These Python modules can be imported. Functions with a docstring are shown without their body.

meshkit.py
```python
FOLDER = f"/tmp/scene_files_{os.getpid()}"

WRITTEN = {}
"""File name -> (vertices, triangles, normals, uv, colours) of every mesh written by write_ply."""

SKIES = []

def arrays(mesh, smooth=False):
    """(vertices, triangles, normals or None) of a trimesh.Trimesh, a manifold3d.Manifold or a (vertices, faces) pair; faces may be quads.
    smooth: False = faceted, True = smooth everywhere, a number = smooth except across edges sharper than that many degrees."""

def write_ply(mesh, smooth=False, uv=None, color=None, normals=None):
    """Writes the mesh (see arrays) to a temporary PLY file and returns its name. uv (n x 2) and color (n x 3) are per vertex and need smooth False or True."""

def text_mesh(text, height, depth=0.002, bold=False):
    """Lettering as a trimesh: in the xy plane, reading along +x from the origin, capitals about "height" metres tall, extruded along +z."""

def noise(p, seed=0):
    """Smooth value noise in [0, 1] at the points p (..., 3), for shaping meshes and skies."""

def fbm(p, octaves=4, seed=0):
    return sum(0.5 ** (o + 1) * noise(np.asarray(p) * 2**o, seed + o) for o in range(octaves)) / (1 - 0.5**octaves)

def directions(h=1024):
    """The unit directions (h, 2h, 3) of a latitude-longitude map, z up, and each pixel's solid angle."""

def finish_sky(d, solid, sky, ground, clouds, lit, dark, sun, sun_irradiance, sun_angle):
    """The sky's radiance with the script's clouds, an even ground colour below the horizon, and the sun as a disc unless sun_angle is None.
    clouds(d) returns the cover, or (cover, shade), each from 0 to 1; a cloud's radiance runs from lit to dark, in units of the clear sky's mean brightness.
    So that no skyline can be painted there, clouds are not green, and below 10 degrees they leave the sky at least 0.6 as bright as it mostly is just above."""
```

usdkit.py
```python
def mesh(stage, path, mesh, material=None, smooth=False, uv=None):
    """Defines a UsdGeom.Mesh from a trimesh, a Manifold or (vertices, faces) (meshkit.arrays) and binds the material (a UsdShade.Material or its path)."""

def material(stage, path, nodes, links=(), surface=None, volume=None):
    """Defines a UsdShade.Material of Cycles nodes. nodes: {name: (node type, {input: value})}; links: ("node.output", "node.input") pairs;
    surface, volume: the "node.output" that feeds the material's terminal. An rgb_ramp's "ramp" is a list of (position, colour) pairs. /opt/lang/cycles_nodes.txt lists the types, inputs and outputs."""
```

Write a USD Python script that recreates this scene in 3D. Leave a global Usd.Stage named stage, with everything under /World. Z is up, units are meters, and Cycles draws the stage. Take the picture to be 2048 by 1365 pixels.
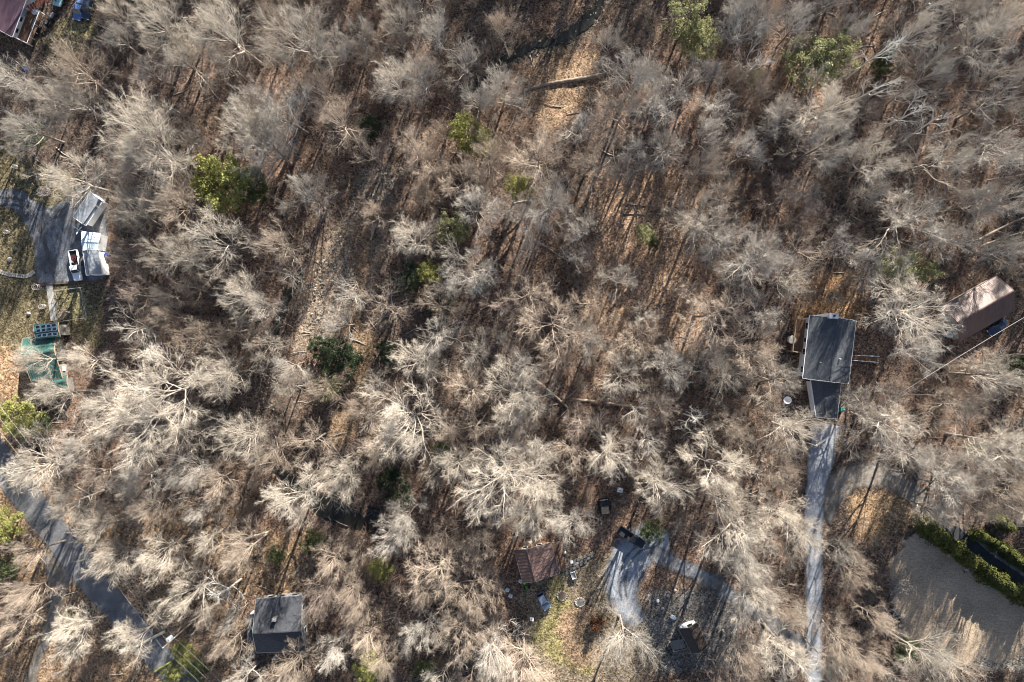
import math
import numpy as np
import trimesh
import shapely
from shapely.geometry import Polygon, LineString
from pxr import Usd, UsdGeom, UsdLux, UsdShade, Sdf, Gf, Vt
import usdkit
from meshkit import fbm, noise

stage = Usd.Stage.CreateInMemory()
UsdGeom.SetStageUpAxis(stage, 'Z')
UsdGeom.SetStageMetersPerUnit(stage, 1.0)
world = UsdGeom.Xform.Define(stage, '/World')
stage.SetDefaultPrim(world.GetPrim())
UsdGeom.Scope.Define(stage, '/World/Looks')

# ------------------------------------------------------------------ camera, sky, sun, exposure
CAM_H = 136.5                       # metres above the datum, looking straight down
FOCAL = 24.0
F_PX = 2048 * FOCAL / 36.0          # focal length in pixels of the 2048 px wide photograph
cam = UsdGeom.Camera.Define(stage, '/World/camera')
cam.CreateFocalLengthAttr(FOCAL)
cam.CreateHorizontalApertureAttr(36.0)
cam.CreateVerticalApertureAttr(36.0 * 682 / 1024)
cam.CreateClippingRangeAttr(Gf.Vec2f(1.0, 20000.0))
cam.AddTranslateOp().Set(Gf.Vec3d(0, 0, CAM_H))
EXPOSURE = 2.1
cam.CreateExposureAttr(EXPOSURE)

SUN_EL = math.radians(21.0)
SUN_AZ = math.radians(20.6)         # clockwise from +y (up in the picture)
SKY_STRENGTH = 0.05
dome = UsdLux.DomeLight.Define(stage, '/World/sky')
dome.CreateIntensityAttr(1.0)
sky_m = usdkit.material(stage, '/World/Looks/sky', {
    'sky': ('sky_texture', {'sky_type': 'single_scattering', 'sun_disc': False, 'sun_elevation': SUN_EL, 'sun_rotation': SUN_AZ, 'aerosol_density': 0.35, 'air_density': 0.8}),
    'bg': ('background_shader', {'strength': SKY_STRENGTH})}, [('sky.color', 'bg.color')], surface='bg.background')
UsdShade.MaterialBindingAPI.Apply(dome.GetPrim()).Bind(sky_m)
dome.GetPrim().SetCustomDataByKey('kind', 'structure')
sun = UsdLux.DistantLight.Define(stage, '/World/sun')
sun.CreateIntensityAttr(1.25)
sun.CreateAngleAttr(0.5)
sun.CreateNormalizeAttr(True)
sun.CreateColorAttr(Gf.Vec3f(1.0, 0.93, 0.83))
sun.AddRotateXYZOp().Set(Gf.Vec3f(90 - math.degrees(SUN_EL), 0, 180 - math.degrees(SUN_AZ)))

# ------------------------------------------------------------------ helpers: naming, tagging
used = {}


def numbered(parent, name):
    n = used.get((parent, name), 0)
    used[(parent, name)] = n + 1
    return f'{parent}/{name}' + (f'_{n:03d}' if n else '')


def data(prim, **kw):
    for k, v in kw.items():
        if v:
            prim.SetCustomDataByKey(k, v)
    return prim


def thing(name, label, cat, base, group=None):
    x = UsdGeom.Xform.Define(stage, numbered('/World', name))
    x.AddTranslateOp().Set(Gf.Vec3d(*map(float, base)))
    data(x.GetPrim(), label=label, category=cat, group=group)
    return x.GetPath().pathString, np.array(base, float)


def part(th, name, mesh, mat, parent=None, smooth=False, kind=None, label=None):
    path, base = th
    v, f = mesh
    p = numbered(parent or path, name)
    m = usdkit.mesh(stage, p, (np.asarray(v) - base, f), M[mat], smooth=smooth)
    data(m.GetPrim(), kind=kind, label=label)
    return p


def single(name, mesh, mat, label=None, cat=None, kind=None, group=None, smooth=False):
    v, f = mesh[:2]
    p = numbered('/World', name)
    m = usdkit.mesh(stage, p, (np.asarray(v), f), M[mat], smooth=smooth)
    if len(mesh) > 2:
        UsdGeom.PrimvarsAPI(m).CreatePrimvar('edge', Sdf.ValueTypeNames.FloatArray, 'vertex').Set(Vt.FloatArray.FromNumpy(np.asarray(mesh[2], np.float32)))
    data(m.GetPrim(), label=label, category=cat, kind=kind, group=group)
    return m


# ------------------------------------------------------------------ helpers: shapes as (vertices, triangles)
def cat_(*ms):
    vs, fs, n = [], [], 0
    for v, f in ms:
        vs.append(np.asarray(v, float)); fs.append(np.asarray(f, int) + n); n += len(v)
    return np.vstack(vs), np.vstack(fs)


def tm(m):
    return np.array(m.vertices), np.array(m.faces)


def box(cx, cy, cz, sx, sy, sz, rot=0.0):
    v, f = tm(trimesh.creation.box([sx, sy, sz]))
    c, s = math.cos(rot), math.sin(rot)
    v = v @ np.array([[c, s, 0], [-s, c, 0], [0, 0, 1]])
    return v + [cx, cy, cz], f


def move(m, loc=(0, 0, 0), rot=0.0, scale=1.0):
    v, f = m
    c, s = math.cos(rot), math.sin(rot)
    return (np.asarray(v) * scale) @ np.array([[c, s, 0], [-s, c, 0], [0, 0, 1]]) + np.array(loc, float), f


def hull(points):
    h = trimesh.convex.convex_hull(np.asarray(points, float))
    return tm(h)


def cyl(p0, p1, r0, r1=None, k=10, cap=True):
    return tubes(np.array([[p0, p1]], float), np.array([[r0, r0 if r1 is None else r1]]), k, cap)


def tubes(P, R, k=5, cap=False, apex=False):
    """P (B,n,3) polylines, R (B,n) radii: closed tubes in one batch. apex: every tube ends in a point."""
    P, R = np.asarray(P, float), np.asarray(R, float)
    B, n, _ = P.shape
    T = np.gradient(P, axis=1)
    T /= np.linalg.norm(T, axis=2, keepdims=True) + 1e-12
    ref = np.where(np.abs(T[:, :1, 2:]) < 0.8, [0, 0, 1.0], [1.0, 0, 0])
    A = np.cross(T, np.broadcast_to(ref, T.shape)); A /= np.linalg.norm(A, axis=2, keepdims=True) + 1e-12
    Bn = np.cross(T, A)
    ang = np.arange(k) * 2 * math.pi / k
    ring = np.cos(ang)[None, None, :, None] * A[:, :, None] + np.sin(ang)[None, None, :, None] * Bn[:, :, None]
    V = P[:, :, None] + R[:, :, None, None] * ring
    F = []
    m = n - 1 if apex else n
    body = V[:, :m].reshape(-1, 3)
    off = (np.arange(B) * m * k)[:, None, None]
    i, j = np.meshgrid(np.arange(m - 1), np.arange(k), indexing='ij')
    if m > 1:
        a, b = i * k + j, i * k + (j + 1) % k
        q = np.stack([np.stack([a, b, b + k], -1), np.stack([a, b + k, a + k], -1)], 0).reshape(-1, 3)
        F.append((q[None] + off).reshape(-1, 3))
    verts = [body]
    if apex:
        tip = len(body) + np.arange(B)
        a = (m - 1) * k + np.arange(k)
        b = (m - 1) * k + (np.arange(k) + 1) % k
        F.append(np.stack([(a[None] + off[:, 0]), (b[None] + off[:, 0]), np.repeat(tip[:, None], k, 1)], -1).reshape(-1, 3))
        verts.append(P[:, -1])
    if cap:
        for e in ((0,) if apex else (0, m - 1)):
            fan = np.array([[e * k, e * k + x, e * k + x + 1] for x in range(1, k - 1)])
            F.append((fan[None] + off).reshape(-1, 3))
    return np.vstack(verts), np.vstack(F)


def prism(quad_top, z_low):
    """A closed prism between a polygon of 3-D points and its foot at z_low (one number)."""
    t = np.asarray(quad_top, float); n = len(t)
    b = t.copy(); b[:, 2] = z_low
    v = np.vstack([t, b])
    f = [[0, i, i + 1] for i in range(1, n - 1)] + [[n, n + i + 1, n + i] for i in range(1, n - 1)]
    for i in range(n):
        j = (i + 1) % n
        f += [[i, n + i, n + j], [i, n + j, j]]
    return v, np.array(f)


def slab(quad, thick):
    q = np.asarray(quad, float); n = len(q)
    v = np.vstack([q, q - [0, 0, thick]])
    f = [[0, i, i + 1] for i in range(1, n - 1)] + [[n, n + i + 1, n + i] for i in range(1, n - 1)]
    for i in range(n):
        j = (i + 1) % n
        f += [[i, n + i, n + j], [i, n + j, j]]
    return v, np.array(f)


def bar(a, b, w, h):
    """A straight bar of rectangular section from a to b."""
    a, b = np.array(a, float), np.array(b, float)
    t = (b - a) / np.linalg.norm(b - a)
    s = np.cross(t, [0, 0, 1.0]) if abs(t[2]) < 0.95 else np.array([1.0, 0, 0])
    s /= np.linalg.norm(s)
    u = np.cross(s, t)
    c = [(-1, -1), (1, -1), (1, 1), (-1, 1)]
    v = [p + s * x * w / 2 + u * y * h / 2 for p in (a, b) for x, y in c]
    f = [[0, 2, 1], [0, 3, 2], [4, 5, 6], [4, 6, 7]]
    for i in range(4):
        j = (i + 1) % 4
        f += [[i, j, 4 + j], [i, 4 + j, 4 + i]]
    return np.array(v), np.array(f)


# ------------------------------------------------------------------ the lie of the land
def px(x, y, z=0.0):
    return np.array([(x - 1024) / F_PX * (CAM_H - z), -(y - 682.5) / F_PX * (CAM_H - z), z])


CREEK = [(1225, -90), (1205, -20), (1185, 35), (1130, 75), (1060, 95), (1000, 125), (945, 185), (895, 225), (835, 258), (770, 300), (715, 372), (655, 450), (608, 530), (568, 615),
         (548, 690), (535, 765), (524, 845), (545, 930), (615, 990), (690, 1032), (760, 1048)]


def smooth_line(pts, n=12):
    p = np.asarray(pts, float)
    q = np.vstack([2 * p[0] - p[1], p, 2 * p[-1] - p[-2]])
    out = []
    for i in range(1, len(q) - 2):
        t = np.linspace(0, 1, n, endpoint=False)[:, None]
        a, b, c, d = q[i - 1], q[i], q[i + 1], q[i + 2]
        out.append(0.5 * (2 * b + (c - a) * t + (2 * a - 5 * b + 4 * c - d) * t ** 2 + (3 * b - a - 3 * c + d) * t ** 3))
    return np.vstack(out + [p[-1:]])


creek_w = np.array([px(a, b)[:2] for a, b in smooth_line(CREEK, 8)])
CREEK_LINE = LineString(creek_w)


def gz(x, y):
    x, y = np.asarray(x, float), np.asarray(y, float)
    p = np.stack([x / 70.0, y / 70.0, np.zeros_like(x)], -1)
    z = (fbm(p + 31.7, 2, 5) - 0.5) * 3.0
    d = shapely.distance(shapely.points(x, y), CREEK_LINE)
    k = np.clip(1 - d / 9.0, 0, 1)
    return z - 0.7 * (k * k * (3 - 2 * k)) - 0.6 * np.exp(-(d / 25.0) ** 2)


def on(x, y, h=0.0):
    """World point whose pixel in the photograph is (x, y), h metres above the ground; its z is that of the ground."""
    z = 0.0
    for _ in range(4):
        p = px(x, y, z + h)
        z = float(gz(p[0], p[1]))
    return np.array([p[0], p[1], z])


# ------------------------------------------------------------------ materials
M = {}


def mat(name, col, rough=0.85, spec=0.25, metallic=0.0, var=0.25, scale=1.5, col2=None, bump=0.0, bump_scale=6.0, detail=5.0, rand=0.0, trans=0.0, ragged=False, col3=None):
    c1 = np.array(col, float)
    c2 = np.array(col2, float) if col2 is not None else c1 * (1 - var)
    n = {'geo': ('geometry', {}),
         'no': ('noise_texture', {'scale': scale, 'detail': detail, 'roughness': 0.62}),
         'r': ('rgb_ramp', {'ramp': [(0.0, c2), (0.32, c2), (0.68, c1), (1.0, c1)]}),
         'p': ('principled_bsdf', {'roughness': rough, 'specular_ior_level': spec, 'metallic': metallic})}
    l = [('geo.position', 'no.vector'), ('no.fac', 'r.fac')]
    src = 'r.color'
    if rand:
        n['oi'] = ('object_info', {})
        n['mr'] = ('map_range', {'from_min': 0.0, 'from_max': 1.0, 'to_min': 1 - rand, 'to_max': 1 + rand})
        n['hs'] = ('hsv', {'saturation': 1.0})
        l += [('oi.random', 'mr.value'), ('mr.result', 'hs.value'), (src, 'hs.color')]
        src = 'hs.color'
    l.append((src, 'p.base_color'))
    if bump:
        n['bn'] = ('noise_texture', {'scale': bump_scale, 'detail': 4.0, 'roughness': 0.6})
        n['bu'] = ('bump', {'strength': 1.0, 'distance': bump})
        l += [('geo.position', 'bn.vector'), ('bn.fac', 'bu.height'), ('bu.normal', 'p.normal')]
    if col3 is not None:
        n['n3'] = ('noise_texture', {'scale': 0.9, 'detail': 7.0, 'roughness': 0.7})
        n['f3'] = ('map_range', {'from_min': 0.50, 'from_max': 0.62, 'to_min': 0.0, 'to_max': 0.85, 'clamp': True})
        n['x3'] = ('mix', {'color2': col3})
        n['n4'] = ('noise_texture', {'scale': 5.0, 'detail': 4.0, 'roughness': 0.7})
        n['f4'] = ('map_range', {'from_min': 0.3, 'from_max': 0.7, 'to_min': 0.55, 'to_max': 1.45})
        n['h4'] = ('hsv', {})
        l[:] = [q for q in l if q[1] != 'p.base_color']
        l += [('geo.position', 'n3.vector'), ('geo.position', 'n4.vector'), ('n3.fac', 'f3.value'), ('f3.result', 'x3.fac'), (src, 'x3.color1'), ('n4.fac', 'f4.value'), ('f4.result', 'h4.value'), ('x3.color', 'h4.color'), ('h4.color', 'p.base_color')]
    surf = 'p.BSDF'
    hi = 0.80 if ragged is True else ragged
    if ragged:
        n['ed'] = ('attribute', {'attribute': 'edge'})
        n['ne'] = ('noise_texture', {'scale': 1.4, 'detail': 6.0, 'roughness': 0.7})
        n['ea'] = ('math', {'math_type': 'add'})
        n['er'] = ('map_range', {'from_min': 0.60, 'from_max': hi, 'to_min': 0.0, 'to_max': 1.0, 'clamp': True})
        n['et'] = ('transparent_bsdf', {})
        n['em'] = ('mix_closure', {})
        l += [('geo.position', 'ne.vector'), ('ne.fac', 'ea.value1'), ('ed.fac', 'ea.value2'), ('ea.value', 'er.value'), ('er.result', 'em.fac'), ('et.BSDF', 'em.closure1'), ('p.BSDF', 'em.closure2')]
        surf = 'em.closure'
    if trans:
        n['tr'] = ('translucent_bsdf', {})
        n['mx'] = ('mix_closure', {'fac': trans})
        l += [(src, 'tr.color'), ('p.BSDF', 'mx.closure1'), ('tr.BSDF', 'mx.closure2')]
        surf = 'mx.closure'
    M[name] = usdkit.material(stage, f'/World/Looks/{name}', n, l, surface=surf)


# ground: colour zones come as a vertex attribute, leaf litter speckle and relief from noise
M['ground'] = usdkit.material(stage, '/World/Looks/ground', {
    'geo': ('geometry', {}),
    'at': ('attribute', {'attribute': 'zone'}),
    'n1': ('noise_texture', {'scale': 0.22, 'detail': 6.0, 'roughness': 0.65}),
    'r1': ('map_range', {'from_min': 0.3, 'from_max': 0.7, 'to_min': 0.62, 'to_max': 1.35}),
    'vo': ('voronoi_texture', {'scale': 4.2}),
    'sep': ('separate_color', {}),
    'r2': ('map_range', {'from_min': 0.0, 'from_max': 1.0, 'to_min': 0.35, 'to_max': 1.75}),
    'n3': ('noise_texture', {'scale': 1.3, 'detail': 5.0, 'roughness': 0.7}),
    'r3': ('map_range', {'from_min': 0.32, 'from_max': 0.68, 'to_min': 0.55, 'to_max': 1.4}),
    'm1': ('math', {'math_type': 'multiply'}), 'm2': ('math', {'math_type': 'multiply'}),
    'hs': ('hsv', {}),
    'bu': ('bump', {'strength': 1.0, 'distance': 0.22}),
    'ad': ('math', {'math_type': 'add'}),
    'p': ('principled_bsdf', {'roughness': 0.95, 'specular_ior_level': 0.1})},
    [('geo.position', 'n1.vector'), ('geo.position', 'vo.vector'), ('geo.position', 'n3.vector'), ('n1.fac', 'r1.value'), ('vo.color', 'sep.color'), ('sep.r', 'r2.value'), ('n3.fac', 'r3.value'),
     ('r1.result', 'm1.value1'), ('r2.result', 'm1.value2'), ('m1.value', 'm2.value1'), ('r3.result', 'm2.value2'), ('at.color', 'hs.color'), ('m2.value', 'hs.value'), ('hs.color', 'p.base_color'),
     ('sep.g', 'ad.value1'), ('n3.fac', 'ad.value2'), ('ad.value', 'bu.height'), ('bu.normal', 'p.normal')], surface='p.BSDF')

mat('bark_pale', (0.44, 0.39, 0.325), rough=0.9, spec=0.1, var=0.25, scale=1.2, rand=0.2)
mat('bark_grey', (0.39, 0.355, 0.31), rough=0.9, spec=0.1, var=0.25, scale=1.2, rand=0.2)
mat('bark_tan', (0.36, 0.295, 0.235), rough=0.9, spec=0.1, var=0.25, scale=1.2, rand=0.2)
mat('bark_dark', (0.25, 0.20, 0.17), rough=0.9, spec=0.1, var=0.3, scale=1.2, rand=0.25)
mat('bark_white', (0.60, 0.57, 0.51), rough=0.85, spec=0.1, var=0.3, scale=1.5, rand=0.1)
mat('trunk', (0.27, 0.235, 0.20), rough=0.95, spec=0.1, var=0.45, scale=2.5, rand=0.2, bump=0.06, bump_scale=7)
mat('log_wood', (0.30, 0.25, 0.20), rough=0.95, spec=0.1, var=0.55, scale=2.0, bump=0.05)
mat('log_pale', (0.62, 0.54, 0.42), rough=0.9, spec=0.1, var=0.25, scale=2.0, bump=0.03)
mat('brush', (0.26, 0.185, 0.14), rough=0.95, spec=0.05, var=0.3, scale=0.3, rand=0.35)
mat('brush_grey', (0.26, 0.225, 0.19), rough=0.95, spec=0.05, var=0.3, scale=0.3, rand=0.3)
mat('leaf_yellow', (0.34, 0.33, 0.11), rough=0.6, spec=0.3, col2=(0.20, 0.215, 0.065), scale=1.6, rand=0.15, trans=0.3)
mat('leaf_green', (0.11, 0.135, 0.05), rough=0.6, spec=0.3, col2=(0.05, 0.068, 0.028), scale=1.6, rand=0.15, trans=0.25)
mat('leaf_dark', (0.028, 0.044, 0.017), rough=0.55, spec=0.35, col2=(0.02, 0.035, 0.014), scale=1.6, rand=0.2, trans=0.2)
mat('leaf_pine', (0.36, 0.36, 0.19), rough=0.7, spec=0.2, col2=(0.22, 0.225, 0.11), scale=1.6, rand=0.15, trans=0.3)
mat('leaf_hedge', (0.15, 0.155, 0.04), rough=0.7, spec=0.2, col2=(0.07, 0.08, 0.025), scale=2.2, rand=0.15, trans=0.2)
mat('leaf_rust', (0.20, 0.095, 0.05), rough=0.8, spec=0.1, var=0.4, scale=1.6, trans=0.2)
mat('stone', (0.40, 0.365, 0.31), rough=0.9, spec=0.2, var=0.35, scale=0.8, rand=0.4)
mat('rubble', (0.33, 0.285, 0.225), rough=0.95, spec=0.1, var=0.4, scale=0.8, rand=0.5)
mat('stone_dark', (0.20, 0.19, 0.18), rough=0.9, spec=0.2, var=0.4, scale=1.2, rand=0.3)
mat('asphalt', (0.20, 0.203, 0.21), rough=0.9, spec=0.2, col2=(0.095, 0.098, 0.105), scale=0.45, detail=9, bump=0.02, bump_scale=14, ragged=True, col3=(0.12, 0.118, 0.115))
mat('lane', (0.26, 0.24, 0.21), rough=0.95, spec=0.1, col2=(0.14, 0.125, 0.105), scale=0.5, detail=8, bump=0.03, bump_scale=10, ragged=1.15, col3=(0.16, 0.115, 0.08))
mat('gravel', (0.225, 0.235, 0.25), rough=0.95, spec=0.1, col2=(0.07, 0.073, 0.08), scale=0.35, detail=9, bump=0.05, bump_scale=9, ragged=1.05, col3=(0.10, 0.088, 0.075))
mat('gravel_pale', (0.31, 0.335, 0.37), rough=0.95, spec=0.1, col2=(0.2, 0.215, 0.24), scale=0.4, detail=8, bump=0.03, bump_scale=9, ragged=1.1, col3=(0.25, 0.25, 0.25))  # bluish tint carries the sky light of the shaded drive
mat('asphalt_shaded', (0.055, 0.058, 0.065), rough=0.95, spec=0.1, var=0.4, scale=0.6, detail=8, ragged=True)  # darker asphalt copy with shade painted into its colour
mat('rut', (0.125, 0.123, 0.123), rough=0.95, spec=0.1, var=0.4, scale=1.0, detail=7, ragged=True)
mat('concrete', (0.40, 0.385, 0.35), rough=0.9, spec=0.2, col2=(0.27, 0.26, 0.235), scale=1.2, detail=7, bump=0.02)
mat('white_paint', (0.74, 0.74, 0.73), rough=0.6, spec=0.3, var=0.12, scale=0.8)
mat('siding', (0.66, 0.67, 0.68), rough=0.7, spec=0.3, var=0.14, scale=0.9)
mat('tan_wood', (0.42, 0.32, 0.22), rough=0.9, spec=0.15, var=0.35, scale=1.8)
mat('brown_wood', (0.19, 0.11, 0.07), rough=0.85, spec=0.2, var=0.4, scale=1.6)
mat('grey_wood', (0.25, 0.235, 0.215), rough=0.95, spec=0.1, var=0.45, scale=1.8, bump=0.02)
mat('red_wood', (0.16, 0.045, 0.032), rough=0.7, spec=0.25, var=0.3, scale=1.5)
mat('maroon_metal', (0.12, 0.07, 0.09), rough=0.45, spec=0.5, var=0.2, scale=0.5)
mat('rose_metal', (0.175, 0.11, 0.09), rough=0.5, spec=0.5, var=0.22, scale=0.5)
mat('brown_metal', (0.155, 0.10, 0.085), rough=0.55, spec=0.4, var=0.25, scale=0.6)
mat('teal_metal', (0.03, 0.11, 0.09), rough=0.5, spec=0.5, col2=(0.05, 0.095, 0.08), scale=0.7)
mat('pale_metal', (0.58, 0.68, 0.74), rough=0.4, spec=0.5, var=0.1, scale=0.6)
mat('shingle_grey', (0.25, 0.275, 0.31), rough=0.95, spec=0.15, var=0.35, scale=2.2, detail=8, bump=0.03, bump_scale=5)
mat('shingle_dark', (0.085, 0.094, 0.108), rough=0.95, spec=0.2, var=0.3, scale=2.2, detail=8, bump=0.03, bump_scale=5)
mat('shingle_slate', (0.062, 0.066, 0.076), rough=0.95, spec=0.2, var=0.35, scale=2.0, detail=8, bump=0.03, bump_scale=5)
mat('shingle_brown', (0.05, 0.04, 0.036), rough=0.95, spec=0.15, var=0.3, scale=2.2, detail=8, bump=0.03, bump_scale=5)
mat('glass_dark', (0.02, 0.025, 0.03), rough=0.08, spec=0.6, var=0.1)
mat('solar', (0.015, 0.02, 0.04), rough=0.15, spec=0.6, var=0.2)
mat('car_white', (0.80, 0.80, 0.80), rough=0.25, spec=0.5, var=0.03)
mat('car_blue', (0.10, 0.17, 0.36), rough=0.25, spec=0.5, var=0.05)
mat('car_slate', (0.19, 0.235, 0.32), rough=0.25, spec=0.5, var=0.05)
mat('car_teal', (0.40, 0.66, 0.66), rough=0.25, spec=0.5, var=0.05)
mat('car_black', (0.012, 0.013, 0.017), rough=0.2, spec=0.6, var=0.1)
mat('car_navy', (0.035, 0.05, 0.085), rough=0.25, spec=0.5, var=0.1)
mat('rubber', (0.02, 0.02, 0.02), rough=0.8, var=0.2)
mat('chrome', (0.6, 0.6, 0.6), rough=0.25, metallic=0.9, var=0.05)
mat('steel', (0.38, 0.39, 0.40), rough=0.5, metallic=0.5, var=0.2)
mat('lamp_red', (0.4, 0.02, 0.02), rough=0.3, var=0.1)
mat('lamp_clear', (0.7, 0.7, 0.68), rough=0.15, var=0.05)
mat('red_paint', (0.12, 0.02, 0.022), rough=0.5, var=0.15)
mat('blue_plastic', (0.03, 0.07, 0.35), rough=0.4, var=0.15)
mat('teal_plastic', (0.03, 0.30, 0.25), rough=0.4, var=0.15)
mat('green_paint', (0.04, 0.20, 0.05), rough=0.4, var=0.15)
mat('yellow_paint', (0.5, 0.36, 0.03), rough=0.4, var=0.1)
mat('black_paint', (0.025, 0.025, 0.028), rough=0.6, var=0.2)
mat('grey_cover', (0.33, 0.34, 0.36), rough=0.7, var=0.3, scale=2.5)
mat('wire', (0.50, 0.48, 0.45), rough=0.4, metallic=0.3, var=0.1)
mat('brick', (0.28, 0.13, 0.09), rough=0.9, var=0.35, scale=4)
M['water'] = usdkit.material(stage, '/World/Looks/water', {
    'geo': ('geometry', {}), 'n': ('noise_texture', {'scale': 1.8, 'detail': 3.0}), 'bu': ('bump', {'strength': 0.5, 'distance': 0.05}),
    'p': ('principled_bsdf', {'base_color': (0.022, 0.022, 0.018), 'roughness': 0.1, 'ior': 1.33, 'specular_ior_level': 0.5}),
    'ed': ('attribute', {'attribute': 'edge'}), 'ne': ('noise_texture', {'scale': 0.9, 'detail': 5.0, 'roughness': 0.65}), 'ea': ('math', {'math_type': 'add'}), 'er': ('map_range', {'from_min': 0.62, 'from_max': 0.72, 'to_min': 0.0, 'to_max': 1.0, 'clamp': True}), 'et': ('transparent_bsdf', {}), 'em': ('mix_closure', {})},
    [('geo.position', 'ne.vector'), ('ne.fac', 'ea.value1'), ('ed.fac', 'ea.value2'), ('ea.value', 'er.value'), ('er.result', 'em.fac'), ('et.BSDF', 'em.closure1'), ('p.BSDF', 'em.closure2'), ('geo.position', 'n.vector'), ('n.fac', 'bu.height'), ('bu.normal', 'p.normal')], surface='em.closure')

# ------------------------------------------------------------------ ground
ZONES = [  # polygons in photograph pixels -> base colour; sunlit patches painted brighter
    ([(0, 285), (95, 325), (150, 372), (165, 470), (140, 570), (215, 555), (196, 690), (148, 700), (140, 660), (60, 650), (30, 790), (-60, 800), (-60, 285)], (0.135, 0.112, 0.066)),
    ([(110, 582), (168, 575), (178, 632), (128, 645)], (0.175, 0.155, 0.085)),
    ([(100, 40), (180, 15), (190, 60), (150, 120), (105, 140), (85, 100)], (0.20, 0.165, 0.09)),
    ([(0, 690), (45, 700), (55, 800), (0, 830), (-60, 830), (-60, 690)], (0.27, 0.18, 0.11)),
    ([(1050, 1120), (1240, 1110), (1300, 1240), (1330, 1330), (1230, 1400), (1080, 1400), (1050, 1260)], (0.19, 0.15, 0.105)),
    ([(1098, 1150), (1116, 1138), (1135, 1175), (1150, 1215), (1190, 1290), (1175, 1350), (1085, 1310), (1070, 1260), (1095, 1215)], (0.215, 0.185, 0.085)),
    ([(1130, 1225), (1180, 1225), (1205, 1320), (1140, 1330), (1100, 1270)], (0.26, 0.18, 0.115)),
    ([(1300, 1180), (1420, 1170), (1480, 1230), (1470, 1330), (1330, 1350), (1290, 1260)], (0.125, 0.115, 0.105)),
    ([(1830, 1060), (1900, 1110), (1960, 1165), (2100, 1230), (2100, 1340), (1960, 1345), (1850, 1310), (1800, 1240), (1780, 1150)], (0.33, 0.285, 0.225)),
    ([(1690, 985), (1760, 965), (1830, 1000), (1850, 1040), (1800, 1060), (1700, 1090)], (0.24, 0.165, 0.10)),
    ([(1580, 560), (1720, 540), (1720, 640), (1580, 640)], (0.29, 0.175, 0.095)),  # sunlit leaves above the ranch house, sun painted into the colour
    ([(1190, 340), (1420, 330), (1400, 700), (1150, 690)], (0.29, 0.195, 0.13)),  # brighter colour imitates sunlight on the open leaf floor
    ([(1040, 150), (1120, 90), (1200, 85), (1210, 180), (1100, 270), (1040, 230)], (0.225, 0.155, 0.10)),  # sunny patch beside the creek, painted lighter
    ([(-60, 1000), (60, 1040), (250, 1020), (420, 1000), (520, 1060), (640, 1060), (620, 1180), (560, 1190), (480, 1200), (470, 1400), (-60, 1400)], (0.235, 0.16, 0.10)),  # warm tone paints in the sunlit lower-left ground
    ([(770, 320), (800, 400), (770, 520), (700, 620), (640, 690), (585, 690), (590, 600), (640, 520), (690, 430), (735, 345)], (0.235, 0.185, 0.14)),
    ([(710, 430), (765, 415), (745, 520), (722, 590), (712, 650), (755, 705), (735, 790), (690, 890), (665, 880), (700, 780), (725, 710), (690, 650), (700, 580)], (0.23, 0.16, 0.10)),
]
ROADSIDE = [(-110, 790), (-40, 872), (22, 952), (75, 1022), (122, 1080), (175, 1148), (232, 1215), (292, 1285), (352, 1350), (420, 1425)]
BASE_COL = np.array((0.125, 0.089, 0.068))


def axis(lo, hi, step):
    inner = np.arange(lo, hi + step / 2, step)
    grow = np.cumsum(step * 1.35 ** np.arange(1, 24))
    return np.concatenate([(lo - grow)[::-1], inner, hi + grow])


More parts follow.
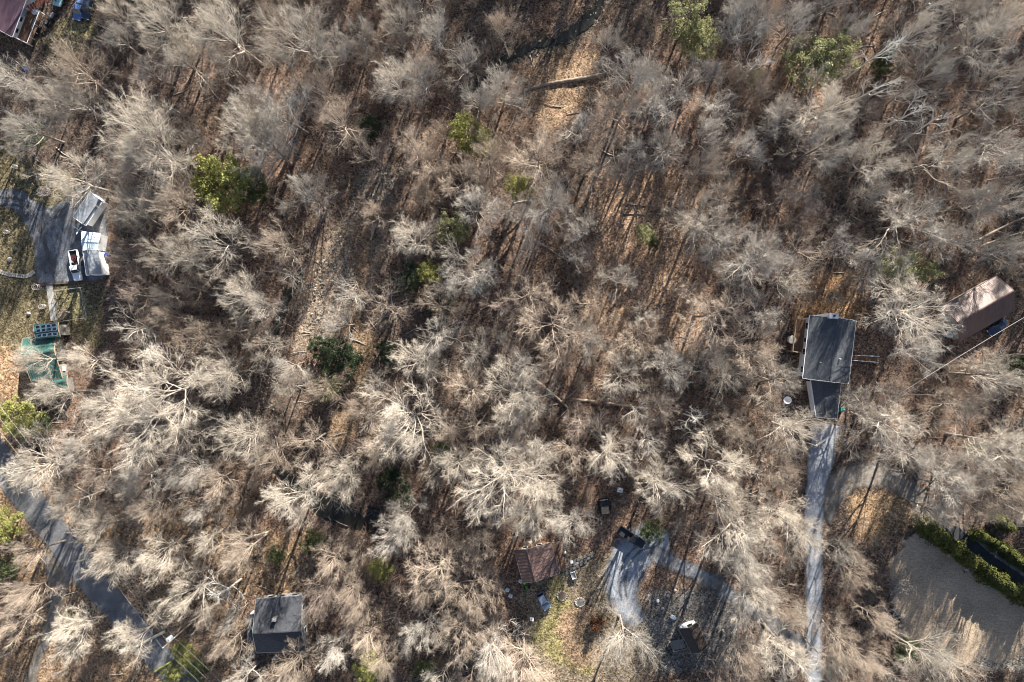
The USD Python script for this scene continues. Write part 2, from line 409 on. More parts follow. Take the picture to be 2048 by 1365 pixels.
gx, gy = axis(-122, 122, 0.7), axis(-88, 88, 0.7)
X, Y = np.meshgrid(gx, gy)
Z = gz(X, Y)
pxx, pyy = X * F_PX / (CAM_H - Z) + 1024, 682.5 - Y * F_PX / (CAM_H - Z)
p3 = np.stack([X / 4, Y / 4, X * 0], -1)
wx, wy = (fbm(p3, 3, 1) - 0.5) * 46, (fbm(p3 + 9, 3, 2) - 0.5) * 46
col = np.broadcast_to(BASE_COL, X.shape + (3,)).copy()
big = fbm(np.stack([X / 17, Y / 17, X * 0], -1), 3, 8)[..., None]
col = col * np.clip(0.55 + 0.9 * big, 0.6, 1.4) * (1 + (big - 0.5) * np.array([0.35, 0.05, -0.25]))
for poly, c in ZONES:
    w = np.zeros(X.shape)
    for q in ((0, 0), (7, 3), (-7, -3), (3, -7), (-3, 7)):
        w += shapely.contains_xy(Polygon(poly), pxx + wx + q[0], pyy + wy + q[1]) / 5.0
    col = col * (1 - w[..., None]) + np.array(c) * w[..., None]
rd = shapely.distance(shapely.points(pxx + wx * 0.8, pyy + wy * 0.8), LineString(ROADSIDE))
wr = (np.clip((75 - rd) / 20, 0, 1) * 0.85)[..., None]
col = col * (1 - wr) + np.array((0.26, 0.18, 0.115)) * wr
dc = shapely.distance(shapely.points(X, Y), CREEK_LINE)
wc = (np.clip(1.2 - dc / 3.0, 0, 1) * np.where((pyy < 200) | (pyy > 960), 1.0, 0.12))[..., None]
col = col * (1 - wc) + np.array((0.075, 0.065, 0.052)) * wc
ny, nx = X.shape
ii = np.arange(ny * nx).reshape(ny, nx)
gf = np.concatenate([np.stack([ii[:-1, :-1], ii[:-1, 1:], ii[1:, 1:]], -1).reshape(-1, 3), np.stack([ii[:-1, :-1], ii[1:, 1:], ii[1:, :-1]], -1).reshape(-1, 3)])
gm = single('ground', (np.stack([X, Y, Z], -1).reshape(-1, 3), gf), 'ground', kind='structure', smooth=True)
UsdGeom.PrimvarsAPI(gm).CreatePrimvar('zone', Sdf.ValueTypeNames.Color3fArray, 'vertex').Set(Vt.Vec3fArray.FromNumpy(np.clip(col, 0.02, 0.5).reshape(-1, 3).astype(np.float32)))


def strip(pts, widths, lift, n=10, rough=0.0, seed=0, soft=1.1):
    """A band draped on the ground along a line of photograph pixels; widths in pixels."""
    p = smooth_line(pts, n)
    wd = np.interp(np.linspace(0, 1, len(p)), np.linspace(0, 1, len(widths)), widths)
    w = np.array([on(a, b)[:2] for a, b in p])
    seg = np.concatenate([[0], np.cumsum(np.linalg.norm(np.diff(w, axis=0), axis=1))])
    s = np.arange(0, seg[-1], 0.6)
    w = np.stack([np.interp(s, seg, w[:, 0]), np.interp(s, seg, w[:, 1])], 1)
    wd = np.interp(s, seg, wd) / 10.0
    t = np.gradient(w, axis=0); t /= np.linalg.norm(t, axis=1, keepdims=True)
    nrm = np.stack([-t[:, 1], t[:, 0]], 1)
    ex = (fbm(np.stack([s / 2.2, s * 0 + seed, s * 0], -1), 3, seed) - 0.5) * rough
    ex2 = (fbm(np.stack([s / 2.2, s * 0 + seed + 50, s * 0], -1), 3, seed) - 0.5) * rough
    wd = wd + soft * 0.55
    m = max(5, int(wd.max() / 0.45) + 1)
    u = np.linspace(-0.5, 0.5, m)
    off = u[None] * wd[:, None] + np.where(u[None] > 0, 1, -1) * np.abs(u[None]) * 2 * np.where(u[None] > 0, ex[:, None], ex2[:, None])
    v = w[:, None] + off[..., None] * nrm[:, None]
    z = gz(v[..., 0], v[..., 1]) + lift
    V = np.concatenate([v, z[..., None]], -1).reshape(-1, 3)
    i, j = np.meshgrid(np.arange(len(s) - 1), np.arange(m - 1), indexing='ij')
    a = i * m + j
    f = np.concatenate([np.stack([a, a + m, a + m + 1], -1).reshape(-1, 3), np.stack([a, a + m + 1, a + 1], -1).reshape(-1, 3)])
    edge = np.clip((0.5 - np.abs(u))[None] * wd[:, None] / soft, 0, 1) * 0.95
    return V, f, edge.ravel()


def patch(poly, lift, step=0.6, edge=0.0, soft=1.0):
    """A sheet over a polygon of photograph pixels, draped on the ground."""
    w = Polygon([on(a, b)[:2] for a, b in poly]).buffer(0)
    w = w.buffer(soft).buffer(-2 * soft).buffer(soft).segmentize(step)
    x0, y0, x1, y1 = w.bounds
    gxx, gyy = np.meshgrid(np.arange(x0, x1, step), np.arange(y0, y1, step))
    keep = shapely.contains_xy(w.buffer(-step * 0.5), gxx, gyy)
    ring = np.array(w.exterior.coords)[:-1]
    if edge:
        ring = ring + (np.stack([fbm(np.stack([ring[:, 0] / 2, ring[:, 1] / 2, ring[:, 0] * 0 + k], -1), 3, 3) for k in (0, 9)], -1) - 0.5) * edge
    pts = np.vstack([ring, np.stack([gxx[keep], gyy[keep]], -1)])
    from scipy.spatial import Delaunay
    tri = Delaunay(pts).simplices
    cen = pts[tri].mean(1)
    tri = tri[shapely.contains_xy(Polygon(ring).buffer(0), cen[:, 0], cen[:, 1])]
    a, b, c = pts[tri[:, 0]], pts[tri[:, 1]], pts[tri[:, 2]]
    area = (b[:, 0] - a[:, 0]) * (c[:, 1] - a[:, 1]) - (b[:, 1] - a[:, 1]) * (c[:, 0] - a[:, 0])
    tri[area < 0] = tri[area < 0][:, ::-1]
    keep_v, inv = np.unique(tri, return_inverse=True)
    pts, tri = pts[keep_v], inv.reshape(-1, 3)
    edge_d = np.clip(shapely.distance(shapely.points(pts), Polygon(ring).exterior) / (1.1 if w.area < 600 else 3.0), 0, 1) * 0.95
    return np.concatenate([pts, (gz(pts[:, 0], pts[:, 1]) + lift)[:, None]], 1), tri, edge_d


for line_, wid_ in ((CREEK[:7], [16, 18, 22, 14, 8, 3]), (CREEK[17:], [10, 22, 44, 66, 66]), (CREEK[12:15], [3, 16, 18, 3])):  # last, middle strip lays dark water where there is only shade
    wv, wf, we = strip(line_, wid_, 0.0, rough=2.2, seed=3)
    wcen = shapely.line_interpolate_point(CREEK_LINE, shapely.line_locate_point(CREEK_LINE, shapely.points(wv[:, 0], wv[:, 1])))
    wv[:, 2] = gz(shapely.get_x(wcen), shapely.get_y(wcen)) + 0.16
    single('creek_water', (wv, wf, we), 'water', kind='structure', smooth=True)
ROAD = [(-110, 790), (-40, 872), (22, 952), (75, 1022), (122, 1080), (175, 1148), (232, 1215), (292, 1285), (352, 1350), (420, 1425)]
single('asphalt_road', strip(ROAD, [60, 58, 58, 58, 56, 54, 54, 54], 0.07, rough=0.3, seed=5, soft=0.6), 'asphalt', kind='structure', smooth=True)
single('side_lane', patch([(80, 1092), (100, 1100), (150, 1150), (165, 1170), (140, 1172), (128, 1210), (120, 1250), (92, 1310), (68, 1390), (35, 1390), (70, 1300), (92, 1235), (94, 1170)], 0.045, edge=0.8), 'lane', kind='structure', smooth=True)
single('gravel_yard', patch([(-60, 376), (40, 375), (70, 396), (96, 412), (132, 398), (156, 372), (185, 366), (216, 404), (218, 470), (212, 566), (70, 571), (67, 500), (54, 460), (30, 425), (-10, 409), (-60, 408)], 0.05, edge=0.5), 'gravel', kind='structure', smooth=True)
single('gravel_loop', strip([(1338, 1082), (1300, 1086), (1268, 1106), (1248, 1142), (1244, 1182), (1256, 1218), (1282, 1250)], [40, 70, 80, 76, 66, 50, 30], 0.045, rough=1.6, seed=7, soft=3.6), 'gravel_pale', kind='structure', smooth=True)
single('gravel_lane', strip([(1300, 1100), (1350, 1128), (1405, 1152), (1460, 1188), (1520, 1228), (1570, 1262), (1612, 1292)], [30, 32, 32, 30, 30, 30, 30], 0.065, rough=1.6, seed=8, soft=2.4), 'gravel', kind='structure', smooth=True)
single('gravel_driveway', strip([(1652, 848), (1648, 872), (1641, 920), (1631, 980), (1627, 1050), (1628, 1120), (1628, 1200), (1627, 1290), (1632, 1400)], [52, 52, 50, 40, 35, 33, 32, 31, 30], 0.09, rough=0.5, seed=9), 'gravel_pale', kind='structure', smooth=True)
single('branch_driveway', strip([(1640, 1040), (1664, 988), (1700, 956), (1745, 950), (1790, 962), (1825, 986), (1855, 1022), (1890, 1056), (1950, 1094), (2010, 1138), (2100, 1200)], [46, 50, 46, 42, 42, 40, 38, 38], 0.06, rough=0.8, seed=10, soft=1.6), 'lane', kind='structure', smooth=True)
M['field'] = usdkit.material(stage, '/World/Looks/field', {
    'geo': ('geometry', {}), 'mp': ('mapping', {'rotation': (0, 0, 0.6), 'scale': (0.5, 2.2, 1.0)}),
    'n1': ('noise_texture', {'scale': 1.6, 'detail': 7.0, 'roughness': 0.75}), 'n2': ('noise_texture', {'scale': 0.12, 'detail': 5.0, 'roughness': 0.6}), 'n3': ('noise_texture', {'scale': 3.2, 'detail': 5.0, 'roughness': 0.8}),
    'r1': ('rgb_ramp', {'ramp': [(0.0, (0.20, 0.15, 0.105)), (0.38, (0.30, 0.235, 0.17)), (0.58, (0.40, 0.315, 0.225)), (1.0, (0.48, 0.395, 0.29))]}),
    'r2': ('map_range', {'from_min': 0.3, 'from_max': 0.7, 'to_min': 0.72, 'to_max': 1.25}), 'r3': ('map_range', {'from_min': 0.3, 'from_max': 0.7, 'to_min': 0.5, 'to_max': 1.5}), 'mm': ('math', {'math_type': 'multiply'}), 'hs': ('hsv', {}),
    'bu': ('bump', {'strength': 1.0, 'distance': 0.12}), 'p': ('principled_bsdf', {'roughness': 0.95, 'specular_ior_level': 0.1}),
    'ed': ('attribute', {'attribute': 'edge'}), 'ea': ('math', {'math_type': 'add'}), 'er': ('map_range', {'from_min': 0.6, 'from_max': 0.85, 'to_min': 0.0, 'to_max': 1.0, 'clamp': True}), 'et': ('transparent_bsdf', {}), 'em': ('mix_closure', {})},
    [('geo.position', 'mp.vector'), ('mp.vector', 'n1.vector'), ('geo.position', 'n2.vector'), ('geo.position', 'n3.vector'), ('n1.fac', 'r1.fac'), ('n2.fac', 'r2.value'), ('n3.fac', 'r3.value'), ('r2.result', 'mm.value1'), ('r3.result', 'mm.value2'), ('mm.value', 'hs.value'), ('r1.color', 'hs.color'), ('hs.color', 'p.base_color'),
     ('n3.fac', 'bu.height'), ('bu.normal', 'p.normal'), ('n1.fac', 'ea.value1'), ('ed.fac', 'ea.value2'), ('ea.value', 'er.value'), ('er.result', 'em.fac'), ('et.BSDF', 'em.closure1'), ('p.BSDF', 'em.closure2')], surface='em.closure')
single('mown_field', patch([(1826, 1052), (1870, 1085), (1920, 1125), (1975, 1165), (2030, 1198), (2110, 1240), (2085, 1285), (2035, 1318), (1975, 1336), (1910, 1332), (1850, 1308), (1806, 1262), (1782, 1200), (1784, 1140), (1800, 1092)], 0.04, edge=5.0), 'field', kind='structure', smooth=True)
single('garden_path', patch([(92, 568), (105, 566), (114, 640), (102, 643)], 0.085, soft=0.05), 'concrete', kind='structure')
for k, rut in enumerate(([(0, 396), (40, 400), (75, 440), (95, 500), (110, 550)], [(85, 415), (120, 420), (150, 400), (175, 378)])):
    for o in (0, 14):
        single('wheel_rut', strip([(a, b + o) for a, b in rut], [3, 4, 3, 4, 3], 0.062 + 0.006 * k, rough=0.25, seed=20 + k, soft=0.7), 'rut', kind='structure')
for k, rut in enumerate(([(60, 400), (105, 470), (118, 520), (122, 558)], [(95, 420), (125, 470), (135, 500), (128, 540)])):
    for o in (0, 15):
        single('wheel_rut', strip([(a + o * 0.5, b + o * 0.7) for a, b in rut], [3, 5, 4, 5, 2], 0.075 + 0.004 * k, rough=0.4, seed=60 + k, soft=0.9), 'gravel_pale', kind='structure')
for k, rut in enumerate(([(1322, 1094), (1285, 1100), (1262, 1125), (1250, 1160), (1254, 1205)], [(1330, 1080), (1290, 1084), (1254, 1112), (1238, 1160), (1244, 1205)])):
    single('wheel_rut', strip(rut, [4, 5, 4, 5, 3], 0.058, rough=0.3, seed=30 + k), 'gravel', kind='structure')

# ------------------------------------------------------------------ tree growing
def unit(v):
    return v / (np.linalg.norm(v, axis=-1, keepdims=True) + 1e-12)


def grow(P0, D, L, n, wob, up, rng):
    B = len(P0)
    P = np.zeros((B, n, 3)); P[:, 0] = P0
    d = unit(D); step = (L / (n - 1))[:, None]
    for i in range(1, n):
        d = unit(d + wob * rng.normal(size=(B, 3)) + np.array([0, 0, up]))
        P[:, i] = P[:, i - 1] + d * step
    return P


def sprout(P, R, m, t0, t1, ang, asd, rng, flat=0.0):
    """m children on each polyline: start, direction, radius of the parent there, place along it."""
    B, n, _ = P.shape
    t = (t0 + (t1 - t0) * (np.arange(m)[None] + rng.random((B, m))) / m).reshape(-1)
    b = np.repeat(np.arange(B), m)
    u = t * (n - 1); i = np.minimum(u.astype(int), n - 2); w = (u - i)[:, None]
    p = P[b, i] * (1 - w) + P[b, i + 1] * w
    T = unit(P[b, i + 1] - P[b, i])
    r = R[b, i] * (1 - w[:, 0]) + R[b, i + 1] * w[:, 0]
    q = rng.normal(size=p.shape); q[:, 2] *= 1 - flat
    q = unit(q - (q * T).sum(1, keepdims=True) * T)
    a = np.radians(ang + asd * rng.normal(size=len(p)))[:, None]
    return p, unit(np.cos(a) * T + np.sin(a) * q), r, t


def taper(R0, n, end):
    return R0[:, None] * np.linspace(1, end, n)[None]


def make_tree(seed, kind):
    """Vertices of a bare tree 16 m tall with a crown of 5.5 m radius: (trunk mesh, crown mesh)."""
    rng = np.random.default_rng(seed)
    cfg = {  # limbs, trunk height share, limb angle range, wobble, up, m2, m3, m4, twig radius
        'oak': (8, 0.50, (36, 74), 0.17, 0.03, 9, 6, 6, 0.0195),
        'spray': (11, 0.60, (22, 58), 0.09, 0.03, 7, 6, 6, 0.0155),
        'fine': (14, 0.58, (28, 68), 0.10, 0.035, 6, 6, 6, 0.0135),
        'dead': (6, 0.70, (35, 75), 0.24, 0.05, 5, 3, 0, 0.026),
        'thin': (8, 0.70, (25, 62), 0.14, 0.03, 6, 5, 4, 0.0155)}[kind]
    nl, th, (a0, a1), wob, up, m2, m3, m4, rt = cfg
    tr = grow(np.zeros((1, 3)), np.array([[0, 0, 1.0]]), np.array([16 * th]), 9, 0.035, 0.02, rng)
    tR = taper(np.array([0.37]), 9, 0.62); tR[:, 0] *= 1.35
    # main limbs leave the upper trunk all round
    lo = 0.45 if kind in ('oak', 'fine') else 0.4
    t = lo + (1 - lo) * (np.arange(nl) + rng.random(nl)) / nl
    az = np.arange(nl) * 2.399 + rng.random() * 6 + rng.normal(size=nl) * 0.35
    an = np.radians(a1 + (a0 - a1) * ((t - lo) / (1 - lo)) + rng.normal(size=nl) * 6)
    u = np.minimum(t * 8, 7.999); i = u.astype(int); w = (u - i)[:, None]
    p = tr[0, i] * (1 - w) + tr[0, np.minimum(i + 1, 8)] * w
    d = np.stack([np.sin(an) * np.cos(az), np.sin(an) * np.sin(az), np.cos(an)], -1)
    L = (16 - p[:, 2]) * rng.uniform(0.75, 1.1, nl) * (0.72 + 0.3 * np.sin(an))
    L1 = grow(p, d, L, 9, wob, up, rng)
    R1 = taper(rng.uniform(0.10, 0.165, nl), 9, 0.2)
    # a fork on each big limb
    p, d, r, t = sprout(L1, R1, 2, 0.25, 0.6, 34, 8, rng, flat=0.4)
    F1 = grow(p, d, np.repeat(L, 2) * (1 - t) * rng.uniform(0.8, 1.1, len(p)), 9, wob, up, rng)
    RF = taper(r * 0.7, 9, 0.22)
    A, RA = np.concatenate([L1, F1]), np.concatenate([R1, RF])
    LA = np.linalg.norm(np.diff(A, axis=1), axis=2).sum(1)
    p, d, r, t = sprout(A, RA, m2, 0.2, 1.0, 40, 11, rng)
    l2 = np.repeat(LA, m2) * (0.46 - 0.26 * t) * rng.uniform(0.7, 1.2, len(p)) + 0.6
    L2 = grow(p, d, l2, 5, wob * 1.1, up * 0.6, rng)
    R2 = taper(np.clip(r * 0.48, rt * 1.35, 0.052), 5, 0.35)
    p, d, r, t = sprout(L2, R2, m3, 0.2, 1.0, 34, 11, rng)
    l3 = np.repeat(l2, m3) * (0.62 - 0.25 * t) * rng.uniform(0.6, 1.2, len(p)) + 0.3
    L3 = grow(p, d, l3, 4, wob * 1.2, up * 0.5, rng)
    R3 = taper(np.clip(r * 0.6, rt * 0.75, rt * 1.1), 4, 0.4)
    twig = []
    if m4:
        p, d, r, t = sprout(L3, R3, m4, 0.25, 0.95, 32, 12, rng)
        l4 = np.repeat(l3, m4) * rng.uniform(0.35, 0.7, len(p)) + 0.2
        L4 = np.stack([p, p + d * l4[:, None]], 1)
        twig = [tubes(L4, taper(np.full(len(p), rt * 0.62), 2, 0.3), 3, apex=True)]
    trunk = tubes(tr, tR, 8)
    crown = cat_(tubes(L1, R1, 6), tubes(F1, RF, 5), tubes(L2, R2, 4), tubes(L3, R3, 3, apex=True), *twig)
    rad = np.percentile(np.hypot(crown[0][:, 0], crown[0][:, 1]), 96)
    s = np.array([5.5 / rad, 5.5 / rad, 16 / np.percentile(crown[0][:, 2], 99.7)])
    return (trunk[0] * s, trunk[1]), (crown[0] * s, crown[1])


def make_brush(seed, stems, h, spread, m2, m3, rt):
    rng = np.random.default_rng(seed)
    az, an = rng.random(stems) * 6.283, np.radians(rng.uniform(8, spread, stems))
    d = np.stack([np.sin(an) * np.cos(az), np.sin(an) * np.sin(az), np.cos(an)], -1)
    p = np.concatenate([rng.normal(size=(stems, 2)) * 0.25, np.full((stems, 1), -0.15)], 1)
    L = rng.uniform(0.6, 1.05, stems) * h
    A = grow(p, d, L, 5, 0.12, 0.02, rng); R = taper(np.full(stems, rt * 1.6), 5, 0.4)
    p, d, r, t = sprout(A, R, m2, 0.2, 1.0, 40, 14, rng)
    l2 = np.repeat(L, m2) * (0.55 - 0.3 * t) * rng.uniform(0.6, 1.2, len(p))
    B = grow(p, d, l2, 3, 0.12, 0.03, rng); RB = taper(np.clip(r * 0.7, rt * 0.6, rt), 3, 0.4)
    p, d, r, t = sprout(B, RB, m3, 0.2, 1.0, 38, 14, rng)
    l3 = np.repeat(l2, m3) * rng.uniform(0.35, 0.7, len(p)) + 0.08
    C = np.stack([p, p + d * l3[:, None]], 1)
    return cat_(tubes(A, R, 4), tubes(B, RB, 3, apex=True), tubes(C, taper(np.full(len(p), rt * 0.6), 2, 0.3), 3, apex=True))


def make_foliage(seed, n, rx, rz, z0, leaf, lobes=9, shape='round'):
    """Leaf tufts through the volume of a lobed crown."""
    rng = np.random.default_rng(seed)
    c = rng.normal(size=(lobes, 3)); c = unit(c) * rng.uniform(0.2, 0.95, (lobes, 1)) ** 0.7; s = rng.uniform(0.5, 1.0, lobes) * 1.9 / lobes ** 0.5
    if shape == 'cone':
        zz = rng.uniform(-0.95, 0.8, lobes); c = np.stack([rng.normal(size=lobes) * 0.25 * (1 - zz) / 2, rng.normal(size=lobes) * 0.25 * (1 - zz) / 2, zz], -1); s = 0.16 + 0.34 * (1 - zz) / 2
    k = rng.integers(0, lobes, n)
    q = unit(rng.normal(size=(n, 3)))
    p = c[k] + q * (s[k] * (rng.uniform(0.55, 1.1, n) ** 0.6 if shape == 'cone' else np.abs(rng.normal(size=n)) * 0.62))[:, None]
    p = p * [rx, rx, rz] + [0, 0, z0]
    nrm = unit(q + rng.normal(size=(n, 3)) * 0.7)
    a = unit(np.cross(nrm, rng.normal(size=(n, 3)))); b = np.cross(nrm, a)
    l = (leaf * rng.uniform(0.6, 1.4, n))[:, None]
    V = np.stack([p - a * l, p + b * l * 0.55 + nrm * l * 0.15, p + a * l, p - b * l * 0.55 + nrm * l * 0.15], 1).reshape(-1, 3)
    i = np.arange(n)[:, None] * 4
    return V, np.concatenate([i + [0, 1, 2], i + [0, 2, 3]])


def kind_prim(name, pieces):
    """A class prim (never drawn itself) that copies refer to. pieces: [(name, mesh, material)]"""
    path = f'/World/{name}'
    stage.CreateClassPrim(path)
    for n, m, mt in pieces:
        usdkit.mesh(stage, f'{path}/{n}', m, M[mt], smooth=False)
    return path


PROTO = {}
TONES = {'p': 'bark_pale', 'g': 'bark_grey', 't': 'bark_tan', 'd': 'bark_dark', 'w': 'bark_white'}
plan = [('oak', 'p', 4), ('oak', 'g', 3), ('spray', 'p', 3), ('spray', 'g', 2), ('spray', 't', 2), ('fine', 'p', 2), ('fine', 'g', 2), ('fine', 't', 3), ('fine', 'd', 2), ('thin', 'g', 2), ('thin', 'd', 2), ('thin', 't', 1), ('dead', 'w', 3), ('oak', 't', 2)]
for kind, tone, n in plan:
    for k in range(n):
        nm = f'{kind}_{ {"p": "pale", "g": "grey", "t": "tan", "d": "dark", "w": "white"}[tone] }_tree_kind' + (f'_{k:03d}' if k else '')
        tk, cr = make_tree(hash((len(kind), ord(kind[0]), ord(tone), k)) % 100000, kind)
        PROTO.setdefault((kind, tone), []).append(kind_prim(nm, [('trunk', tk, 'trunk' if tone != 'w' else 'bark_white'), ('crown', cr, TONES[tone])]))
GREEN = {}
for tone, mt in (('yellow', 'leaf_yellow'), ('green', 'leaf_green'), ('dark', 'leaf_dark'), ('pine', 'leaf_pine')):
    for k in range(2):
        fo = make_foliage(40 + k + len(tone) * 7, 9500, 2.6, 2.6, 3.6, 0.10, 60)
        tk = tubes(np.array([[[0, 0, -0.3], [0.1, 0, 2.0], [0.05, 0.1, 5.0]]]), np.array([[0.16, 0.11, 0.04]]), 7)
        GREEN.setdefault(tone, []).append(kind_prim(f'{tone}_evergreen_kind' + (f'_{k:03d}' if k else ''), [('trunk', tk, 'trunk'), ('crown', fo, mt)]))
HEDGE = []
for k in range(3):
    fo = make_foliage(90 + k, 3600, 1.25, 1.9, 1.85, 0.12, 16, 'cone')
    tk = tubes(np.array([[[0, 0, -0.3], [0, 0, 1.5], [0, 0, 3.4]]]), np.array([[0.09, 0.07, 0.02]]), 6)
    HEDGE.append(kind_prim('arborvitae_kind' + (f'_{k:03d}' if k else ''), [('trunk', tk, 'trunk'), ('crown', fo, 'leaf_hedge')]))

ALL_THINGS = []      # (pixel, label) of what later labels may refer to


def copy_of(kind_path, name, label, cat, loc, rz=0.0, scale=(1, 1, 1), tilt=(0, 0), group=None):
    x = UsdGeom.Xform.Define(stage, numbered('/World', name))
    x.AddTranslateOp().Set(Gf.Vec3d(*map(float, loc)))
    x.AddRotateXYZOp().Set(Gf.Vec3f(float(tilt[0]), float(tilt[1]), float(rz)))
    x.AddScaleOp().Set(Gf.Vec3f(*map(float, scale)))
    pr = x.GetPrim()
    pr.GetReferences().AddInternalReference(kind_path)
    pr.SetInstanceable(True)
    data(pr, label=label, category=cat, group=group)
    return pr



# ------------------------------------------------------------------ trees read off the photograph: crown centre and radius in pixels, kind, tone; a few are added to cast shade
BARE = """
225 20 38 spray p|312 50 66 spray p|357 108 58 oak p|462 60 82 spray p|452 122 48 fine t|142 140 60 spray t|140 198 52 spray p|268 248 88 spray p|318 310 82 oak p|258 322 60 spray p
52 252 58 spray g|16 152 46 fine g|492 205 62 spray g|478 262 72 spray p|300 140 34 thin g|600 76 76 spray p|545 34 48 fine t|788 36 55 spray p|872 60 64 oak g|800 162 64 spray p
850 158 56 spray g|952 198 48 fine g|1002 182 50 fine g|570 222 76 spray g|682 240 58 fine t|536 292 68 spray g|828 292 54 spray t|978 312 56 fine t|640 178 48 fine t|860 330 46 oak t
1262 162 70 spray g|1330 202 62 oak g|1248 226 58 oak t|1398 140 40 thin g|1484 54 70 oak g|1512 118 46 dead w|1440 205 48 thin g|1412 268 58 oak g|1268 312 56 oak g|1088 312 66 fine t
1180 322 48 thin t|1498 300 58 oak g|1160 256 40 thin g|1600 42 58 oak g|1650 212 72 spray p|1768 98 44 dead w|1754 164 34 dead w|1830 74 56 spray p|1862 148 52 spray g|1982 92 66 spray p
2022 36 58 spray p|1940 14 50 oak g|1646 288 70 oak p|1816 228 44 dead w|1868 252 48 dead w|1902 312 78 oak p|2008 284 60 oak g|1756 322 62 oak p|1990 200 58 thin g|1560 230 52 oak g
146 356 56 spray p|254 430 56 spray p|358 402 54 fine t|438 482 80 oak p|350 520 54 spray p|484 598 60 spray p|272 590 42 thin d|262 650 48 thin g|240 522 34 fine t|612 392 62 oak g
562 488 52 fine t|580 548 38 thin g|820 486 54 spray p|946 552 70 oak g|776 612 54 thin t|920 352 56 oak t|956 406 54 oak g|872 612 46 fine t|522 612 44 fine g|884 662 52 thin g
1098 412 66 fine g|1052 446 46 fine g|1408 446 70 fine p|1446 474 54 spray g|1500 522 68 fine g|1240 562 42 fine g|1112 642 76 oak t|1296 634 26 spray g|1424 628 72 oak t|1180 604 40 thin t
1060 582 56 thin t|1524 642 48 oak g|1568 402 56 thin d|1604 436 48 thin d|1668 478 36 thin g|1712 505 36 thin g|1742 545 36 thin g|1576 562 48 fine p|1540 506 50 fine g|1832 436 88 oak p|1894 474 54 spray g|1832 616 80 spray p|1962 402 48 oak g
2022 404 48 oak p|2034 500 46 oak g|62 720 44 spray p|166 722 36 spray p|106 792 54 spray p|342 768 116 oak p|282 842 104 oak p|440 748 66 spray p|488 884 58 spray p|64 932 66 spray p
150 900 48 spray g|262 962 58 oak p|372 952 56 oak g|424 962 48 fine t|302 1012 56 spray t|146 1004 48 spray p|572 780 44 spray p|576 728 40 fine g|528 690 50 oak p|648 778 38 fine t
690 940 50 fine p|820 846 86 oak p|846 728 52 spray p|594 1000 74 oak w|540 902 46 fine t|622 882 46 thin t|932 792 56 fine t|958 852 52 thin t|912 932 66 spray p|1002 962 88 spray p
1026 792 70 spray p|1060 806 54 spray g|1246 758 54 oak p|1346 742 50 fine g|1470 756 42 fine p|1216 914 64 spray p|1324 972 64 spray p|1438 934 74 oak p|1072 980 70 spray p|1300 872 44 thin g
1132 902 46 thin t|1390 838 34 dead w|1562 772 58 oak p|1590 860 54 fine p|1842 702 46 spray g|1982 752 62 spray p|1788 846 82 oak p|1832 912 60 spray g|1984 888 76 oak p|1922 962 66 spray g
1730 832 46 spray p|200 1062 52 spray p|232 1112 54 spray p|312 1108 54 oak p|404 1086 46 oak p|372 1188 62 oak p|440 1196 46 dead w|152 1270 48 spray p|62 1112 46 thin t|48 1182 46 fine t
30 1244 44 thin t|262 1282 50 oak p|488 1104 54 spray t|660 1122 46 fine t|702 1182 44 fine t|722 1210 40 spray t|640 1196 46 fine d|792 1082 50 spray g|812 1042 46 spray g|872 1142 60 oak t
946 1182 56 oak t|730 1284 38 fine t|850 1270 58 oak g|926 1272 56 oak t|582 1334 46 fine t|672 1304 38 fine g|982 1312 56 spray g|762 1336 40 spray t|1062 1042 56 spray p|1152 1052 46 fine g
1260 1285 70 fine g|1492 1062 86 spray p|1504 1142 58 spray g|1510 1194 56 spray p|1448 1012 52 spray p|1482 1312 52 fine t|1050 1326 52 oak t|1562 1242 50 spray t|1604 1062 66 spray p|1562 1032 52 spray p
1584 1312 72 oak p|1702 1292 56 fine t|1742 1322 46 spray t|1762 1246 38 fine t|1852 1322 56 fine p|1932 1344 46 thin t|1908 982 64 fine t|1872 1022 46 fine t|2010 1000 60 fine t|2065 985 62 fine t|2045 925 60 fine g|2100 1040 66 fine t|1960 1020 46 fine t|1660 1330 50 oak p
"""
TALL = {(1768, 98): 21, (1754, 164): 19, (282, 842): 22, (342, 768): 23, (594, 1000): 20, (1902, 312): 22}
